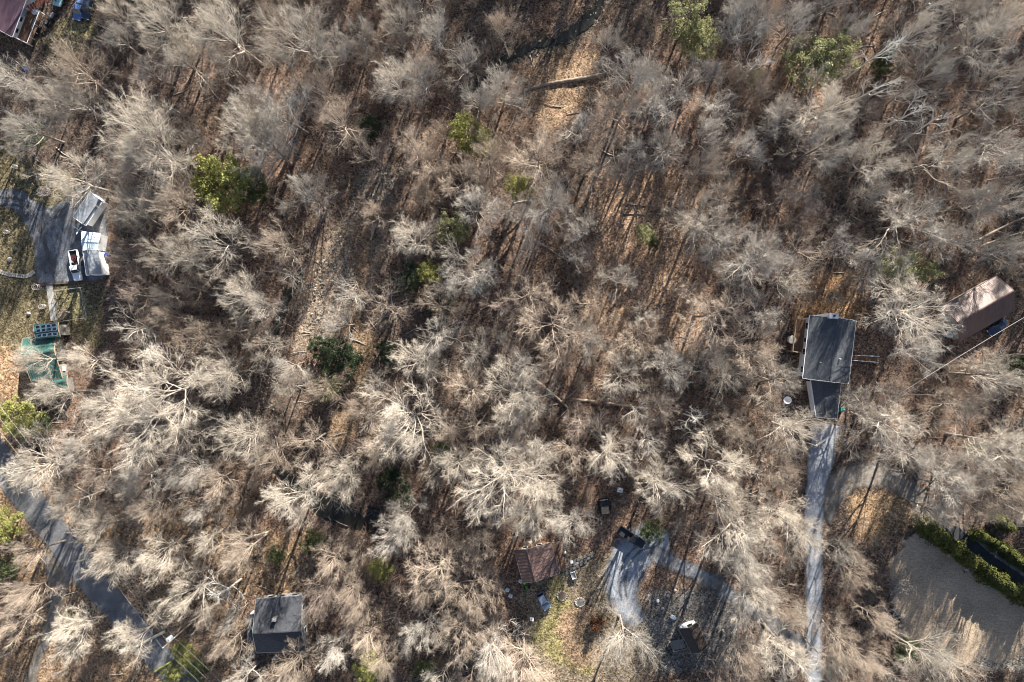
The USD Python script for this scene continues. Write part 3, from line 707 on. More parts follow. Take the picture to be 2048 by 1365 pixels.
CLEAR = [  # no random tree is put here (photograph pixels)
    [(-60, 285), (90, 330), (150, 365), (225, 390), (225, 565), (200, 690), (150, 800), (40, 800), (-60, 800)],
    [(-60, -60), (185, -60), (195, 60), (120, 150), (40, 120), (-60, 110)],
    [(-60, 830), (20, 890), (400, 1300), (480, 1420), (300, 1420), (200, 1290), (70, 1120), (-60, 960)],
    [(60, 1100), (165, 1150), (125, 1290), (60, 1390), (20, 1390)],
    [(480, 1180), (630, 1180), (630, 1330), (480, 1330)],
    [(1010, 1075), (1130, 1065), (1180, 985), (1245, 985), (1345, 1060), (1460, 1160), (1640, 1270), (1640, 1330), (1440, 1330), (1240, 1380), (1080, 1380), (1000, 1250)],
    [(1570, 610), (1770, 600), (1780, 740), (1740, 850), (1680, 900), (1880, 960), (1960, 1070), (2100, 1130), (2100, 1370), (1900, 1340), (1780, 1220), (1780, 1060), (1700, 1020), (1660, 1060), (1665, 1370), (1590, 1370), (1600, 900), (1570, 850)],
    [(1860, 620), (1990, 530), (2060, 600), (2060, 680), (1920, 710)],
    [(1190, 400), (1390, 380), (1380, 640), (1210, 620)],
    [(1030, 160), (1150, 100), (1190, 40), (1215, 160), (1110, 270), (1030, 240)],
    [(690, 420), (770, 400), (790, 360), (760, 330), (700, 400), (620, 560), (590, 660), (640, 640), (700, 560)],
    [(980, 110), (1080, 50), (1180, -20), (1240, -20), (1200, 80), (1080, 130), (990, 170), (910, 240), (880, 220)],
    [(1600, 560), (1700, 540), (1720, 620), (1600, 640)],
    [(1265, -60), (1440, -60), (1445, 110), (1290, 110)],
    [(560, 560), (620, 520), (610, 700), (560, 820), (500, 900), (500, 780), (530, 680)],
    [(650, 1010), (760, 1000), (790, 1050), (700, 1080), (640, 1060)],
]
CLEAR_P = [Polygon(c).buffer(0) for c in CLEAR]
GREENS = [  # crown centre, radius, height in metres, tone, label
    (455, 372, 55, 14, 'yellow', 'large round yellow-green evergreen tree alone among bare trees, left of the creek'),
    (418, 356, 36, 13, 'yellow', 'bright lime-green side crown on the left flank of the large round evergreen'),
    (938, 272, 36, 13, 'yellow', 'yellow-green evergreen right of the creek, below the pair of silvery bare trees'),
    (965, 292, 26, 11, 'yellow', 'small lime evergreen touching the lower right of the yellow-green evergreen by the creek'),
    (1035, 372, 26, 11, 'yellow', 'small lime-green evergreen beside a grey fine-twigged tree right of the creek'),
    (905, 458, 30, 11, 'pine', 'pale olive evergreen between dark undergrowth, right of the uprooted log'),
    (862, 550, 24, 10, 'yellow', 'little yellow-green evergreen above a brown shrubby tree near the woodland track'),
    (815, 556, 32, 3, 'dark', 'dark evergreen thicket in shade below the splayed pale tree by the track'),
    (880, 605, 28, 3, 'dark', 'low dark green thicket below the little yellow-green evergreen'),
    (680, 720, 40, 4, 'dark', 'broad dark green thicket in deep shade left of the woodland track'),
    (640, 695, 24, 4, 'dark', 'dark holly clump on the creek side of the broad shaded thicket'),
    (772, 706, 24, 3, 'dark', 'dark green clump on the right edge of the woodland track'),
    (650, 775, 26, 6, 'pine', 'small olive evergreen under a brown round crown, left of the track'),
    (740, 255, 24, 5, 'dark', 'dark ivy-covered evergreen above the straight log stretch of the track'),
    (508, 376, 32, 11, 'green', 'right crown of the large round evergreen, its shade painted as dark green leaves'),  # darker leaves stand in for shade on this side of the evergreen
    (1375, 40, 38, 13, 'pine', 'pale green pine at the top edge, right of the stony creek bend'),
    (1400, 88, 32, 13, 'pine', 'pale green pine just below the pine at the top edge'),
    (1508, 156, 16, 7, 'green', 'narrow dark green evergreen beneath the twisted white tree'),
    (1618, 128, 48, 13, 'pine', 'large pale sage-green conifer in the upper right woods'),
    (1672, 112, 38, 13, 'pine', 'sage-green conifer joined to the right side of the large pale one'),
    (1768, 130, 22, 7, 'green', 'mossy green crown around the trunk of the tall white birch'),
    (1798, 536, 38, 9, 'pine', 'dull green pine half hidden above the big pale fan-shaped tree'),
    (1850, 540, 26, 9, 'pine', 'second dull green pine right of the half hidden one'),
    (1290, 468, 20, 7, 'pine', 'small pale green pine in the sunny patch of fallen leaves'),
    (1308, 488, 14, 5, 'green', 'tiny green pine at the foot of the pale green pine in the sunny patch'),
    (55, 272, 30, 7, 'green', 'olive evergreen by the left edge above the gravel yard'),
    (38, 836, 42, 6, 'yellow', 'wide olive-yellow evergreen shrub by the road below the green-roofed house'),
    (80, 850, 22, 4, 'green', 'dark green shrub on the right of the olive-yellow roadside shrub'),
    (12, 1052, 36, 6, 'yellow', 'lime evergreen shrub at the left edge beside the asphalt road'),
    (18, 1140, 22, 4, 'green', 'dark green shrub below the lime shrub at the left edge'),
    (142, 1242, 20, 3, 'yellow', 'lime shrub at the bottom of the side lane'),
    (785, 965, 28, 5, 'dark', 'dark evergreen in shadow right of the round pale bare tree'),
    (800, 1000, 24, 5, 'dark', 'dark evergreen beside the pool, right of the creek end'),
    (625, 1085, 22, 5, 'green', 'green shrub below the white spreading tree at the creek end'),
    (552, 1110, 18, 4, 'green', 'green shrub by the leaning trunk shadow above the dark-roofed house'),
    (760, 1142, 24, 5, 'yellow', 'mustard-green shrub among tan thickets right of the dark-roofed house'),
    (742, 1340, 34, 6, 'yellow', 'olive evergreen at the bottom edge right of the dark-roofed house'),
    (850, 1345, 24, 5, 'green', 'green shrub at the bottom edge, right of the olive evergreen'),
    (1305, 1062, 24, 5, 'green', 'rounded green shrub beside the black pickup truck'),
    (370, 1308, 26, 3, 'yellow', 'bright green shrub beside the utility pole on the road'),
    (392, 1342, 24, 3, 'green', 'green shrub under the wires at the bottom edge by the road'),
    (345, 1346, 20, 3, 'yellow', 'small lime shrub at the end of the mossy roadside log'),
    (885, 905, 22, 5, 'green', 'mossy green clump right of the splayed pale tree near the picture middle'),
    (1950, 900, 20, 5, 'green', 'dull green shrub below the far right bare trees'),
    (1815, 1300, 24, 4, 'green', 'dark green shrub at the lower end of the mown field'),
    (2040, 735, 24, 6, 'green', 'dark green evergreen at the right edge above the wire crossing'),
]

LANDMARKS = [(40, 40, 'the maroon-roofed house'), (157, 22, 'the blue car'), (180, 415, 'the grey-roofed shed with a white wall'), (186, 505, 'the pale blue shed roof'), (150, 530, 'the white pickup truck'), (92, 384, 'the gravel yard'),
             (95, 715, 'the green-roofed house'), (75, 1020, 'the asphalt road bend'), (130, 1160, 'the side lane junction'), (340, 1280, 'the utility pole with a transformer'), (555, 1250, 'the dark-roofed house'),
             (455, 372, 'the large round yellow-green evergreen'), (748, 460, 'the pale uprooted log'), (600, 540, 'the dark creek bend'), (700, 1035, 'the dark creek pool'), (690, 870, 'the lower end of the woodland track'),
             (938, 272, 'the yellow-green evergreen by the creek'), (1120, 168, 'the long straight fallen log'), (1090, 80, 'the shaded creek at the top edge'), (1290, 468, 'the small pine in the sunny patch'), (1110, 785, 'the two dark crossed logs'),
             (1075, 1125, 'the brown-roofed house'), (1255, 1075, 'the black pickup truck'), (1210, 1015, 'the black trailer'), (1385, 1278, 'the brown cabin with a white gable'), (1270, 1130, 'the gravel loop'), (1628, 1180, 'the straight gravel driveway'),
             (1660, 730, 'the slate-roofed ranch house'), (1955, 615, 'the rose metal garage roof'), (1797, 790, 'the pole under the power line'), (1780, 965, 'the curved branch driveway'), (1930, 1110, 'the long green hedge'), (1900, 1220, 'the grey mown field'),
             (1640, 115, 'the pale sage-green conifers'), (1500, 130, 'the twisted white tree'), (1056, 500, 'the thin log in the leaves'), (350, 625, 'the long mossy fallen trunk'), (765, 85, 'the dark log pair near the top'), (690, 720, 'the dark green thicket'), (1390, 840, 'the dead white tree')]
CLOCK = ['twelve', 'one', 'two', 'three', 'four', 'five', 'six', 'seven', 'eight', 'nine', 'ten', 'eleven']
seen_labels = set()


def place_label(desc, x, y):
    """A label that says where a tree stands from the nearest landmark: metres and clock direction in the photograph."""
    ds = sorted((math.hypot(x - a, y - b), a, b, n) for a, b, n in LANDMARKS)
    for d, a, b, n in ds:
        if d < 8:
            continue
        hour = CLOCK[int(round(math.degrees(math.atan2(x - a, b - y)) / 30)) % 12]
        s_ = f'{desc} {max(1, round(d / 10))} m at {hour} o\'clock from {n}'
        key = ''.join(ch for ch in s_ if not ch.isdigit())
        if key not in seen_labels and len(s_.split()) <= 16:
            seen_labels.add(key)
            return s_
    print('no label', desc)
    return desc


TONE_WORD = {'p': 'pale cream', 'g': 'silver grey', 't': 'tan pinkish', 'd': 'dark brown', 'w': 'bone white'}
KIND_WORD = {'oak': 'crooked-limbed', 'spray': 'spray-twigged', 'fine': 'dense fine-twigged', 'thin': 'thin sparse', 'dead': 'dead'}
rng = np.random.default_rng(11)


def bare_tree(x, y, r, kind, tone, h=None):
    R = r / 10.0 * 1.10
    h = h or min(21.0, 7.5 + 1.45 * R) * rng.uniform(0.92, 1.08)
    zc = 0.68 * h
    b = on(x, y, zc)
    R = R * (CAM_H - zc) / CAM_H
    if kind == 'dead' and (kind, tone) not in PROTO:
        tone = 'w'
    if (kind, tone) not in PROTO:
        tone = {'w': 'p', 'd': 't', 't': 'g', 'p': 'g', 'g': 'p'}[tone]
    if (kind, tone) not in PROTO:
        tone = [t for k, t in PROTO if k == kind][0]
    opts = PROTO[(kind, tone)]
    size = 'small' if r < 42 else 'mid-sized' if r < 58 else 'large'
    lab = place_label(f'{size} {TONE_WORD[tone]} {KIND_WORD[kind]} tree', x, y)
    b[2] -= 0.25
    copy_of(opts[rng.integers(len(opts))], 'bare_tree', lab, 'tree', b, rng.uniform(0, 360), (R / 5.5 * rng.uniform(0.94, 1.06), R / 5.5 * rng.uniform(0.94, 1.06), h / 16), rng.normal(size=2) * 2.5, group='bare winter trees of the wood')
    return b


placed = []
for row in BARE.replace('\n', '|').split('|'):
    if not row.strip():
        continue
    a, b, r, k, t = row.split()
    a, b, r = float(a), float(b), float(r)
    bare_tree(a, b, r, k, t, TALL.get((int(a), int(b))))
    placed.append((a, b, r))
n_hand = len(placed)
placed += [(x, y, r * 0.9) for x, y, r, h, tone, lab in GREENS if r >= 18]
# the rest of the wood: younger trees in the gaps between the big crowns
tries = 0
while len(placed) < 292 + len([1 for g_ in GREENS if g_[2] >= 18]) and tries < 20000:
    tries += 1
    a, b = rng.uniform(-20, 2068), rng.uniform(-20, 1385)
    r = rng.uniform(28, 50)
    if any(c.contains(shapely.Point(a, b)) or c.distance(shapely.Point(a, b)) < r * 0.5 for c in CLEAR_P):
        continue
    if any(math.hypot(a - q[0], b - q[1]) < (r + q[2]) * 0.62 for q in placed):
        continue
    k = rng.choice(['thin', 'fine', 'spray', 'oak', 'thin'])
    t = rng.choice(list('gttdg'))
    bare_tree(a, b, r, k, t)
    placed.append((a, b, r))
print('bare trees', n_hand, len(placed))

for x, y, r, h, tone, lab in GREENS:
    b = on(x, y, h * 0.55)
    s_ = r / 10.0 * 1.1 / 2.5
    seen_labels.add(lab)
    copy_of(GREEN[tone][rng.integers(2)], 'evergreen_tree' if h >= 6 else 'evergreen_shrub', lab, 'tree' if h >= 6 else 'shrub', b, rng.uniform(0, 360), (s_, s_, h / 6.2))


def instancer(name, protos, pos, rz, sc, kind='stuff', label=None, cat=None, tilt=None):
    """One PointInstancer of many copies. protos: list of [(name, mesh, material)] or of class paths."""
    p = UsdGeom.PointInstancer.Define(stage, numbered('/World', name))
    base = p.GetPath().pathString
    rel = p.CreatePrototypesRel()
    for k, pr in enumerate(protos):
        q = f'{base}/kind' + (f'_{k:03d}' if k else '')
        x = UsdGeom.Xform.Define(stage, q)
        if isinstance(pr, str):
            x.GetPrim().GetReferences().AddInternalReference(pr)
        else:
            for n, m, mt, sm in pr:
                usdkit.mesh(stage, f'{q}/{n}', m, M[mt], smooth=sm)
        rel.AddTarget(q)
    n = len(pos)
    r_ = np.random.default_rng(len(name) * 7 + n)
    p.CreateProtoIndicesAttr(Vt.IntArray.FromNumpy(r_.integers(0, len(protos), n).astype(np.int32)))
    p.CreatePositionsAttr(Vt.Vec3fArray.FromNumpy(np.asarray(pos, np.float32)))
    a = np.radians(rz) / 2
    q = np.zeros((n, 4)); q[:, 3] = np.cos(a); q[:, 2] = np.sin(a)
    if tilt is not None:
        q[:, 0] = tilt * r_.normal(size=n); q[:, 1] = tilt * r_.normal(size=n); q /= np.linalg.norm(q, axis=1, keepdims=True)
    p.CreateOrientationsAttr(Vt.QuathArray([Gf.Quath(float(w), float(x_), float(y_), float(z_)) for x_, y_, z_, w in q]))
    p.CreateScalesAttr(Vt.Vec3fArray.FromNumpy(np.asarray(sc, np.float32)))
    data(p.GetPrim(), kind=kind, label=label, category=cat)
    return p


# the wood goes on outside the frame; it shades what the frame shows
r2 = np.random.default_rng(5)
pos, rz_, sc = [], [], []
for _ in range(4000):
    x, y = r2.uniform(-125, 145), r2.uniform(-86, 135)
    if abs(x) < 106 and abs(y) < 72:
        continue
    if (y < -72 and y < -84) or x < -125 or any((x - a) ** 2 + (y - b) ** 2 < 36 for a, b in [(p[0], p[1]) for p in pos]):
        continue
    q = np.array([x * 10 + 1024, 682.5 - y * 10])
    if any(c.contains(shapely.Point(*q)) for c in CLEAR_P) or (1130 < q[0] < 1480 and q[1] < 0 and r2.random() < 0.7):
        continue
    h = r2.uniform(13, 19)
    pos.append((x, y, float(gz(x, y)) - 0.2)); rz_.append(r2.uniform(0, 360)); s_ = r2.uniform(0.85, 1.25); sc.append((s_, s_, h / 16))
instancer('outer_woodland', [PROTO[('oak', 'g')][0], PROTO[('spray', 'g')][0], PROTO[('fine', 'g')][0], PROTO[('oak', 'p')][0], PROTO[('fine', 't')][0]], np.array(pos), np.array(rz_), np.array(sc), label='bare winter wood going on beyond the edges of the picture', cat='woodland')
print('outer', len(pos))

# underbrush: knee- to head-high bare scrub nobody could count
BR = [[('scrub', make_brush(300 + k, 10, 2.6, 62, 5, 5, 0.016), 'brush' if k % 2 else 'brush_grey', False)] for k in range(6)]
pos, sc = [], []
openp = [Polygon(p).buffer(0) for p in (CLEAR[0], CLEAR[1], CLEAR[2], CLEAR[3], CLEAR[4], CLEAR[5], CLEAR[6], CLEAR[7])]
N = 11000
cx, cy = r2.uniform(-110, 110, N), r2.uniform(-78, 78, N)
dens = fbm(np.stack([cx / 13, cy / 13, cx * 0], -1), 3, 21)
qx, qy = cx * 10 + 1024, 682.5 - cy * 10
bad = np.zeros(N, bool)
for p in openp:
    bad |= shapely.contains_xy(p, qx, qy)
sunny = shapely.contains_xy(CLEAR_P[8], qx, qy) | shapely.contains_xy(CLEAR_P[9], qx, qy) | shapely.contains_xy(CLEAR_P[10], qx, qy)
near = shapely.distance(shapely.points(cx, cy), CREEK_LINE) < 2.0
keep = ~bad & ~near & (r2.random(N) < np.clip((dens - 0.36) * 4.0, 0.05, 1) * np.where(sunny, 0.2, 1.0))
pos = np.stack([cx, cy, gz(cx, cy)], -1)[keep]
s_ = r2.uniform(0.45, 1.25, len(pos))
sc = np.stack([s_ * r2.uniform(0.8, 1.3, len(pos)), s_ * r2.uniform(0.8, 1.3, len(pos)), s_], -1)
instancer('underbrush', BR, pos, r2.uniform(0, 360, len(pos)), sc, label='tangled brown leafless scrub covering the woodland floor', cat='underbrush')
print('brush', len(pos))

# ------------------------------------------------------------------ buildings
def at(p, z):
    return px(p[0], p[1], z)


def lerp(a, b, t):
    return np.asarray(a) * (1 - t) + np.asarray(b) * t


def house(name, label, quad, eave, rise, frac, roof, wall, cat='house', ribs=0.0, trim='white_paint', inset=0.4, thick=0.14, gutter=True, th=None, over=0.0):
    """A gabled building from the four eave corners A B C D of its roof in photograph pixels; the ridge runs along AB at the share frac of the way to DC."""
    c = on(*np.mean(quad, axis=0), eave)
    z0 = c[2]
    if th is None:
        th = thing(name, label, cat, (c[0], c[1], z0))
    A, B, C, D = [at(q, z0 + eave) for q in quad]
    R0, R1 = lerp(A, D, frac), lerp(B, C, frac)
    up = np.array([0, 0, rise])
    R0, R1 = R0 + up, R1 + up
    rf = []
    for k, q in enumerate(([A, B, R1, R0], [R0, R1, C, D])):
        n = np.cross(np.array(q[1]) - q[0], np.array(q[2]) - q[0]); n /= np.linalg.norm(n); n *= np.sign(n[2])
        rp = part(th, 'roof_slope', slab(q, thick), roof)
        rf.append(rp)
        if ribs:
            m = int(np.linalg.norm(B - A) / ribs)
            low = (q[0], q[1]) if k == 0 else (q[3], q[2]); hi = (R0, R1)
            bars = [bar(lerp(low[0], low[1], (i + 0.5) / m) + n * 0.02, lerp(hi[0], hi[1], (i + 0.5) / m) + n * 0.02, 0.06, 0.05) for i in range(m)]
            part(th, 'roof_ribs', cat_(*bars), roof, parent=rp, kind='stuff')
    t = (R1 - R0) / np.linalg.norm(R1 - R0)
    part(th, 'ridge_cap', bar(R0 - t * 0.03 + [0, 0, 0.02], R1 + t * 0.03 + [0, 0, 0.02], 0.26, 0.06), roof)
    for a, b in ((A, B), (D, C)):
        if gutter:
            out = (a - (D if a is A else A)); out[2] = 0; out /= np.linalg.norm(out)
            part(th, 'gutter', bar(a + out * 0.06 - [0, 0, 0.10], b + out * 0.06 - [0, 0, 0.10], 0.13, 0.12), trim)
    for a, r, d, s_ in ((A, R0, D, -1), (B, R1, C, 1)):
        for e in (a, d):
            part(th, 'rake_board', bar(e + t * 0.04 * s_ - [0, 0, 0.06], r + t * 0.04 * s_ - [0, 0, 0.06], 0.07, 0.2), trim)
    # walls: one pentagon prism, set in from the roof edge
    e1, e2 = (B - A) / np.linalg.norm(B - A), (D - A) / np.linalg.norm(D - A)
    a, b, c_, d = A + (e1 + e2) * inset, B + (e2 - e1) * inset, C - (e1 + e2) * inset, D + (e1 - e2) * inset
    slope1 = rise / max(frac * np.linalg.norm(D - A), 1e-3); slope2 = rise / max((1 - frac) * np.linalg.norm(D - A), 1e-3)
    dz1, dz2 = slope1 * inset - thick - 0.01, slope2 * inset - thick - 0.01
    if frac < 0.02:
        dz1 = rise - thick - 0.01 - slope2 * inset
    if frac > 0.98:
        dz2 = rise - thick - 0.01 - slope1 * inset
    r0, r1 = R0 + e1 * inset - [0, 0, thick + 0.01], R1 - e1 * inset - [0, 0, thick + 0.01]
    a, b, c_, d = a + [0, 0, dz1], b + [0, 0, dz1], c_ + [0, 0, dz2], d + [0, 0, dz2]
    if 0.02 <= frac <= 0.98:
        ends = ([a, r0, d], [b, r1, c_])
    else:
        ends = ([a, lerp(a, d, 0.5), d], [b, lerp(b, c_, 0.5), c_])
    v, zb = [], z0 - 0.5
    for e in ends:
        v += [np.append(e[0][:2], zb), e[0], e[1], e[2], np.append(e[2][:2], zb)]
    f = [[0, 1, 2], [0, 2, 3], [0, 3, 4], [5, 7, 6], [5, 8, 7], [5, 9, 8]]
    for i in range(5):
        j = (i + 1) % 5
        f += [[i, 5 + i, 5 + j], [i, 5 + j, j]]
    part(th, 'wall', (np.array(v), np.array(f)), wall)
    return th, dict(A=A, B=B, C=C, D=D, R0=R0, R1=R1, a=a, b=b, c=c_, d=d, z0=z0, e1=e1, e2=e2, eave=z0 + eave)


def window(th, p, q, u, zc, w, h, name='window', frame='white_paint', pane='glass_dark', out=None):
    """A window in the wall that runs from p to q (plan), at the share u, centre height zc."""
    p, q = np.array(p[:2]), np.array(q[:2])
    t = (q - p) / np.linalg.norm(q - p)
    n = np.array([t[1], -t[0]])
    cen = lerp(p, q, u)
    if out is not None and n @ (np.array(out[:2]) - cen) < 0:
        n = -n
    rot = math.atan2(t[1], t[0])
    f = part(th, name, cat_(*[box(cen[0] + n[0] * 0.03 + t[0] * dx, cen[1] + n[1] * 0.03 + t[1] * dx, zc + dz, sx, 0.10, sz, rot) for dx, dz, sx, sz in
                              ((0, h / 2, w + 0.12, 0.08), (0, -h / 2, w + 0.12, 0.08), (-w / 2, 0, 0.08, h - 0.09), (w / 2, 0, 0.08, h - 0.09))]), frame)
    part(th, 'pane', box(cen[0] + n[0] * 0.02, cen[1] + n[1] * 0.02, zc, w - 0.07, 0.06, h - 0.07, rot), pane, parent=f)
    return n


def roof_point(g, u, v, side=1):
    """Point on a roof slope: u along the ridge, v from the ridge (0) to the eave (1). side 0: AB slope, 1: DC slope."""
    lo = lerp(g['A'], g['B'], u) if side == 0 else lerp(g['D'], g['C'], u)
    return lerp(lerp(g['R0'], g['R1'], u), lo, v)


CEN = np.array([0.0, 0.0])
# maroon house at the upper left corner
th, gA = house('house', 'maroon metal-roofed house at the upper left corner with a deck', [(62, -28), (24, 74), (-108, 5), (-70, -97)], 2.7, 1.6, 0.5, 'maroon_metal', 'siding', ribs=0.42)
# its long side with the deck is B-C
dz = gA['z0'] + 0.9
dq = [at(p, dz) for p in ((48, 20), (86, 27), (61, 91), (25, 73))]
plank = []
m = 24
for i in range(m):
    a0, a1 = lerp(dq[0], dq[3], (i + 0.04) / m), lerp(dq[0], dq[3], (i + 0.96) / m)
    b0, b1 = lerp(dq[1], dq[2], (i + 0.04) / m), lerp(dq[1], dq[2], (i + 0.96) / m)
    part(th, 'deck_board', slab([a0, b0, b1, a1], 0.05), 'brown_wood')
rail = cat_(*[bar(a + np.array([0, 0, 1.0]), b + np.array([0, 0, 1.0]), 0.12, 0.06) for a, b in ((dq[0], dq[1]), (dq[1], dq[2]), (dq[2], dq[3]))])
part(th, 'deck_railing', rail, 'white_paint')
for a, b in ((dq[0], dq[1]), (dq[1], dq[2]), (dq[2], dq[3])):
    for k in range(6):
        p = lerp(a, b, k / 5 * 0.98 + 0.01)
        part(th, 'railing_post', box(p[0], p[1], dz + 0.2, 0.1, 0.1, 1.56), 'white_paint')
for u in (0.12, 0.36):
    window(th, gA['a'], gA['b'], 1 - u, gA['z0'] + 1.9, 1.0, 1.1, out=(0, 0))
pq = [at(p, dz + 1.4) for p in ((53, 14), (68, 4), (99, -6), (97, 3), (63, 18))]
aw = thing('pergola', 'red-brown slatted pergola roof above the deck of the maroon-roofed house', 'pergola', on(78, 8))
for i in range(9):
    t0, t1 = i / 9, (i + 0.7) / 9
    e0, e1_ = lerp(at((52, 12), dz + 1.5), at((104, -14), dz + 1.5), t0), lerp(at((52, 12), dz + 1.5), at((104, -14), dz + 1.5), t1)
    f0, f1 = lerp(at((60, 22), dz + 1.4), at((106, -2), dz + 1.4), t0), lerp(at((60, 22), dz + 1.4), at((106, -2), dz + 1.4), t1)
    part(aw, 'slat', slab([e0, e1_, f1, f0], 0.06), 'red_wood')
for p in ((54, 14), (103, -12), (61, 20), (105, -3)):
    q = at(p, dz + 1.3)
    part(aw, 'post', box(q[0], q[1], dz + 0.1, 0.14, 0.14, 2.6), 'red_wood')


def on_deck(p):
    return at(p, dz)


# things on the deck
p = on_deck((54, 28)); t = thing('grill', 'grey covered barbecue grill on the deck beside the maroon roof', 'grill', p)
part(t, 'firebox', box(p[0], p[1], dz + 0.75, 0.75, 1.35, 0.45, -0.36), 'steel'); part(t, 'lid', hull(np.array([[x, y, z] for x, w, z in ((-0.36, 0.66, 0.98), (0.36, 0.66, 0.98), (-0.2, 0.6, 1.25), (0.2, 0.6, 1.25)) for y in (-w, w)]) @ np.array([[math.cos(-0.36), math.sin(-0.36), 0], [-math.sin(-0.36), math.cos(-0.36), 0], [0, 0, 1]]) + [p[0], p[1], dz]), 'grey_cover')
for sx in (-0.28, 0.28):
    for sy in (-0.55, 0.55):
        part(t, 'leg', box(p[0] + sx, p[1] + sy, dz + 0.26, 0.07, 0.07, 0.52), 'steel')
p = on_deck((74, 28)); t = thing('round_table', 'round white garden table on the deck, at the end of a folded parasol', 'table', p)
part(t, 'tabletop', cyl(p + [0, 0, 0.70], p + [0, 0, 0.76], 0.52, k=20), 'white_paint'); part(t, 'stem', cyl(p + [0, 0, 0.04], p + [0, 0, 0.70], 0.05), 'steel'); part(t, 'foot', cyl(p, p + [0, 0, 0.05], 0.3, k=14), 'steel')
t = thing('folded_parasol', 'folded pale parasol lying across the boards of the deck', 'parasol', on_deck((66, 47)))
a, b = on_deck((72, 33)) + [0, 0, 0.12], on_deck((62, 63)) + [0, 0, 0.10]
part(t, 'pole', cyl(a, b, 0.035), 'tan_wood'); part(t, 'canopy', cyl(lerp(a, b, 0.1), lerp(a, b, 0.85), 0.05, 0.12, k=8), 'concrete')
for q, r in (((33, 59), 0.3), ((37, 51), 0.5), ((30, 69), 0.2)):
    p = on_deck(q); t = thing('deck_chair', {0.3: 'dark deck chair between the other two along the maroon roof', 0.5: 'dark deck chair nearest the grill along the maroon roof', 0.2: 'dark deck chair at the lower corner of the deck'}[r], 'chair', p)
    part(t, 'seat', box(p[0], p[1], dz + 0.42, 0.55, 0.55, 0.07, -0.36), 'black_paint')
    part(t, 'backrest', box(p[0] - 0.24, p[1] + 0.09, dz + 0.75, 0.06, 0.55, 0.6, -0.36), 'black_paint')
    for sx in (-0.22, 0.22):
        for sy in (-0.22, 0.22):
            part(t, 'leg', box(p[0] + sx, p[1] + sy, dz + 0.195, 0.05, 0.05, 0.38), 'black_paint')

# ------------------------------------------------------------------ vehicles
def ring_loft(st, k=16, ex=4.0):
    """Closed loft along x of rounded rectangles: stations (x, half width, z low, z high)."""
    a = np.arange(k) * 2 * math.pi / k + math.pi / k
    cx_, sx_ = np.sign(np.cos(a)) * np.abs(np.cos(a)) ** (2 / ex), np.sign(np.sin(a)) * np.abs(np.sin(a)) ** (2 / ex)
    V = np.array([[(x, w * c, (z0 + z1) / 2 + (z1 - z0) / 2 * s_) for c, s_ in zip(cx_, sx_)] for x, w, z0, z1 in st])
    n = len(st)
    f = []
    for i in range(n - 1):
        for j in range(k):
            q, r = i * k + j, i * k + (j + 1) % k
            f += [[q, r, r + k], [q, r + k, q + k]]
    f += [[0, j + 1, j] for j in range(1, k - 1)] + [[(n - 1) * k, (n - 1) * k + j, (n - 1) * k + j + 1] for j in range(1, k - 1)]
    return V.reshape(-1, 3), np.array(f)


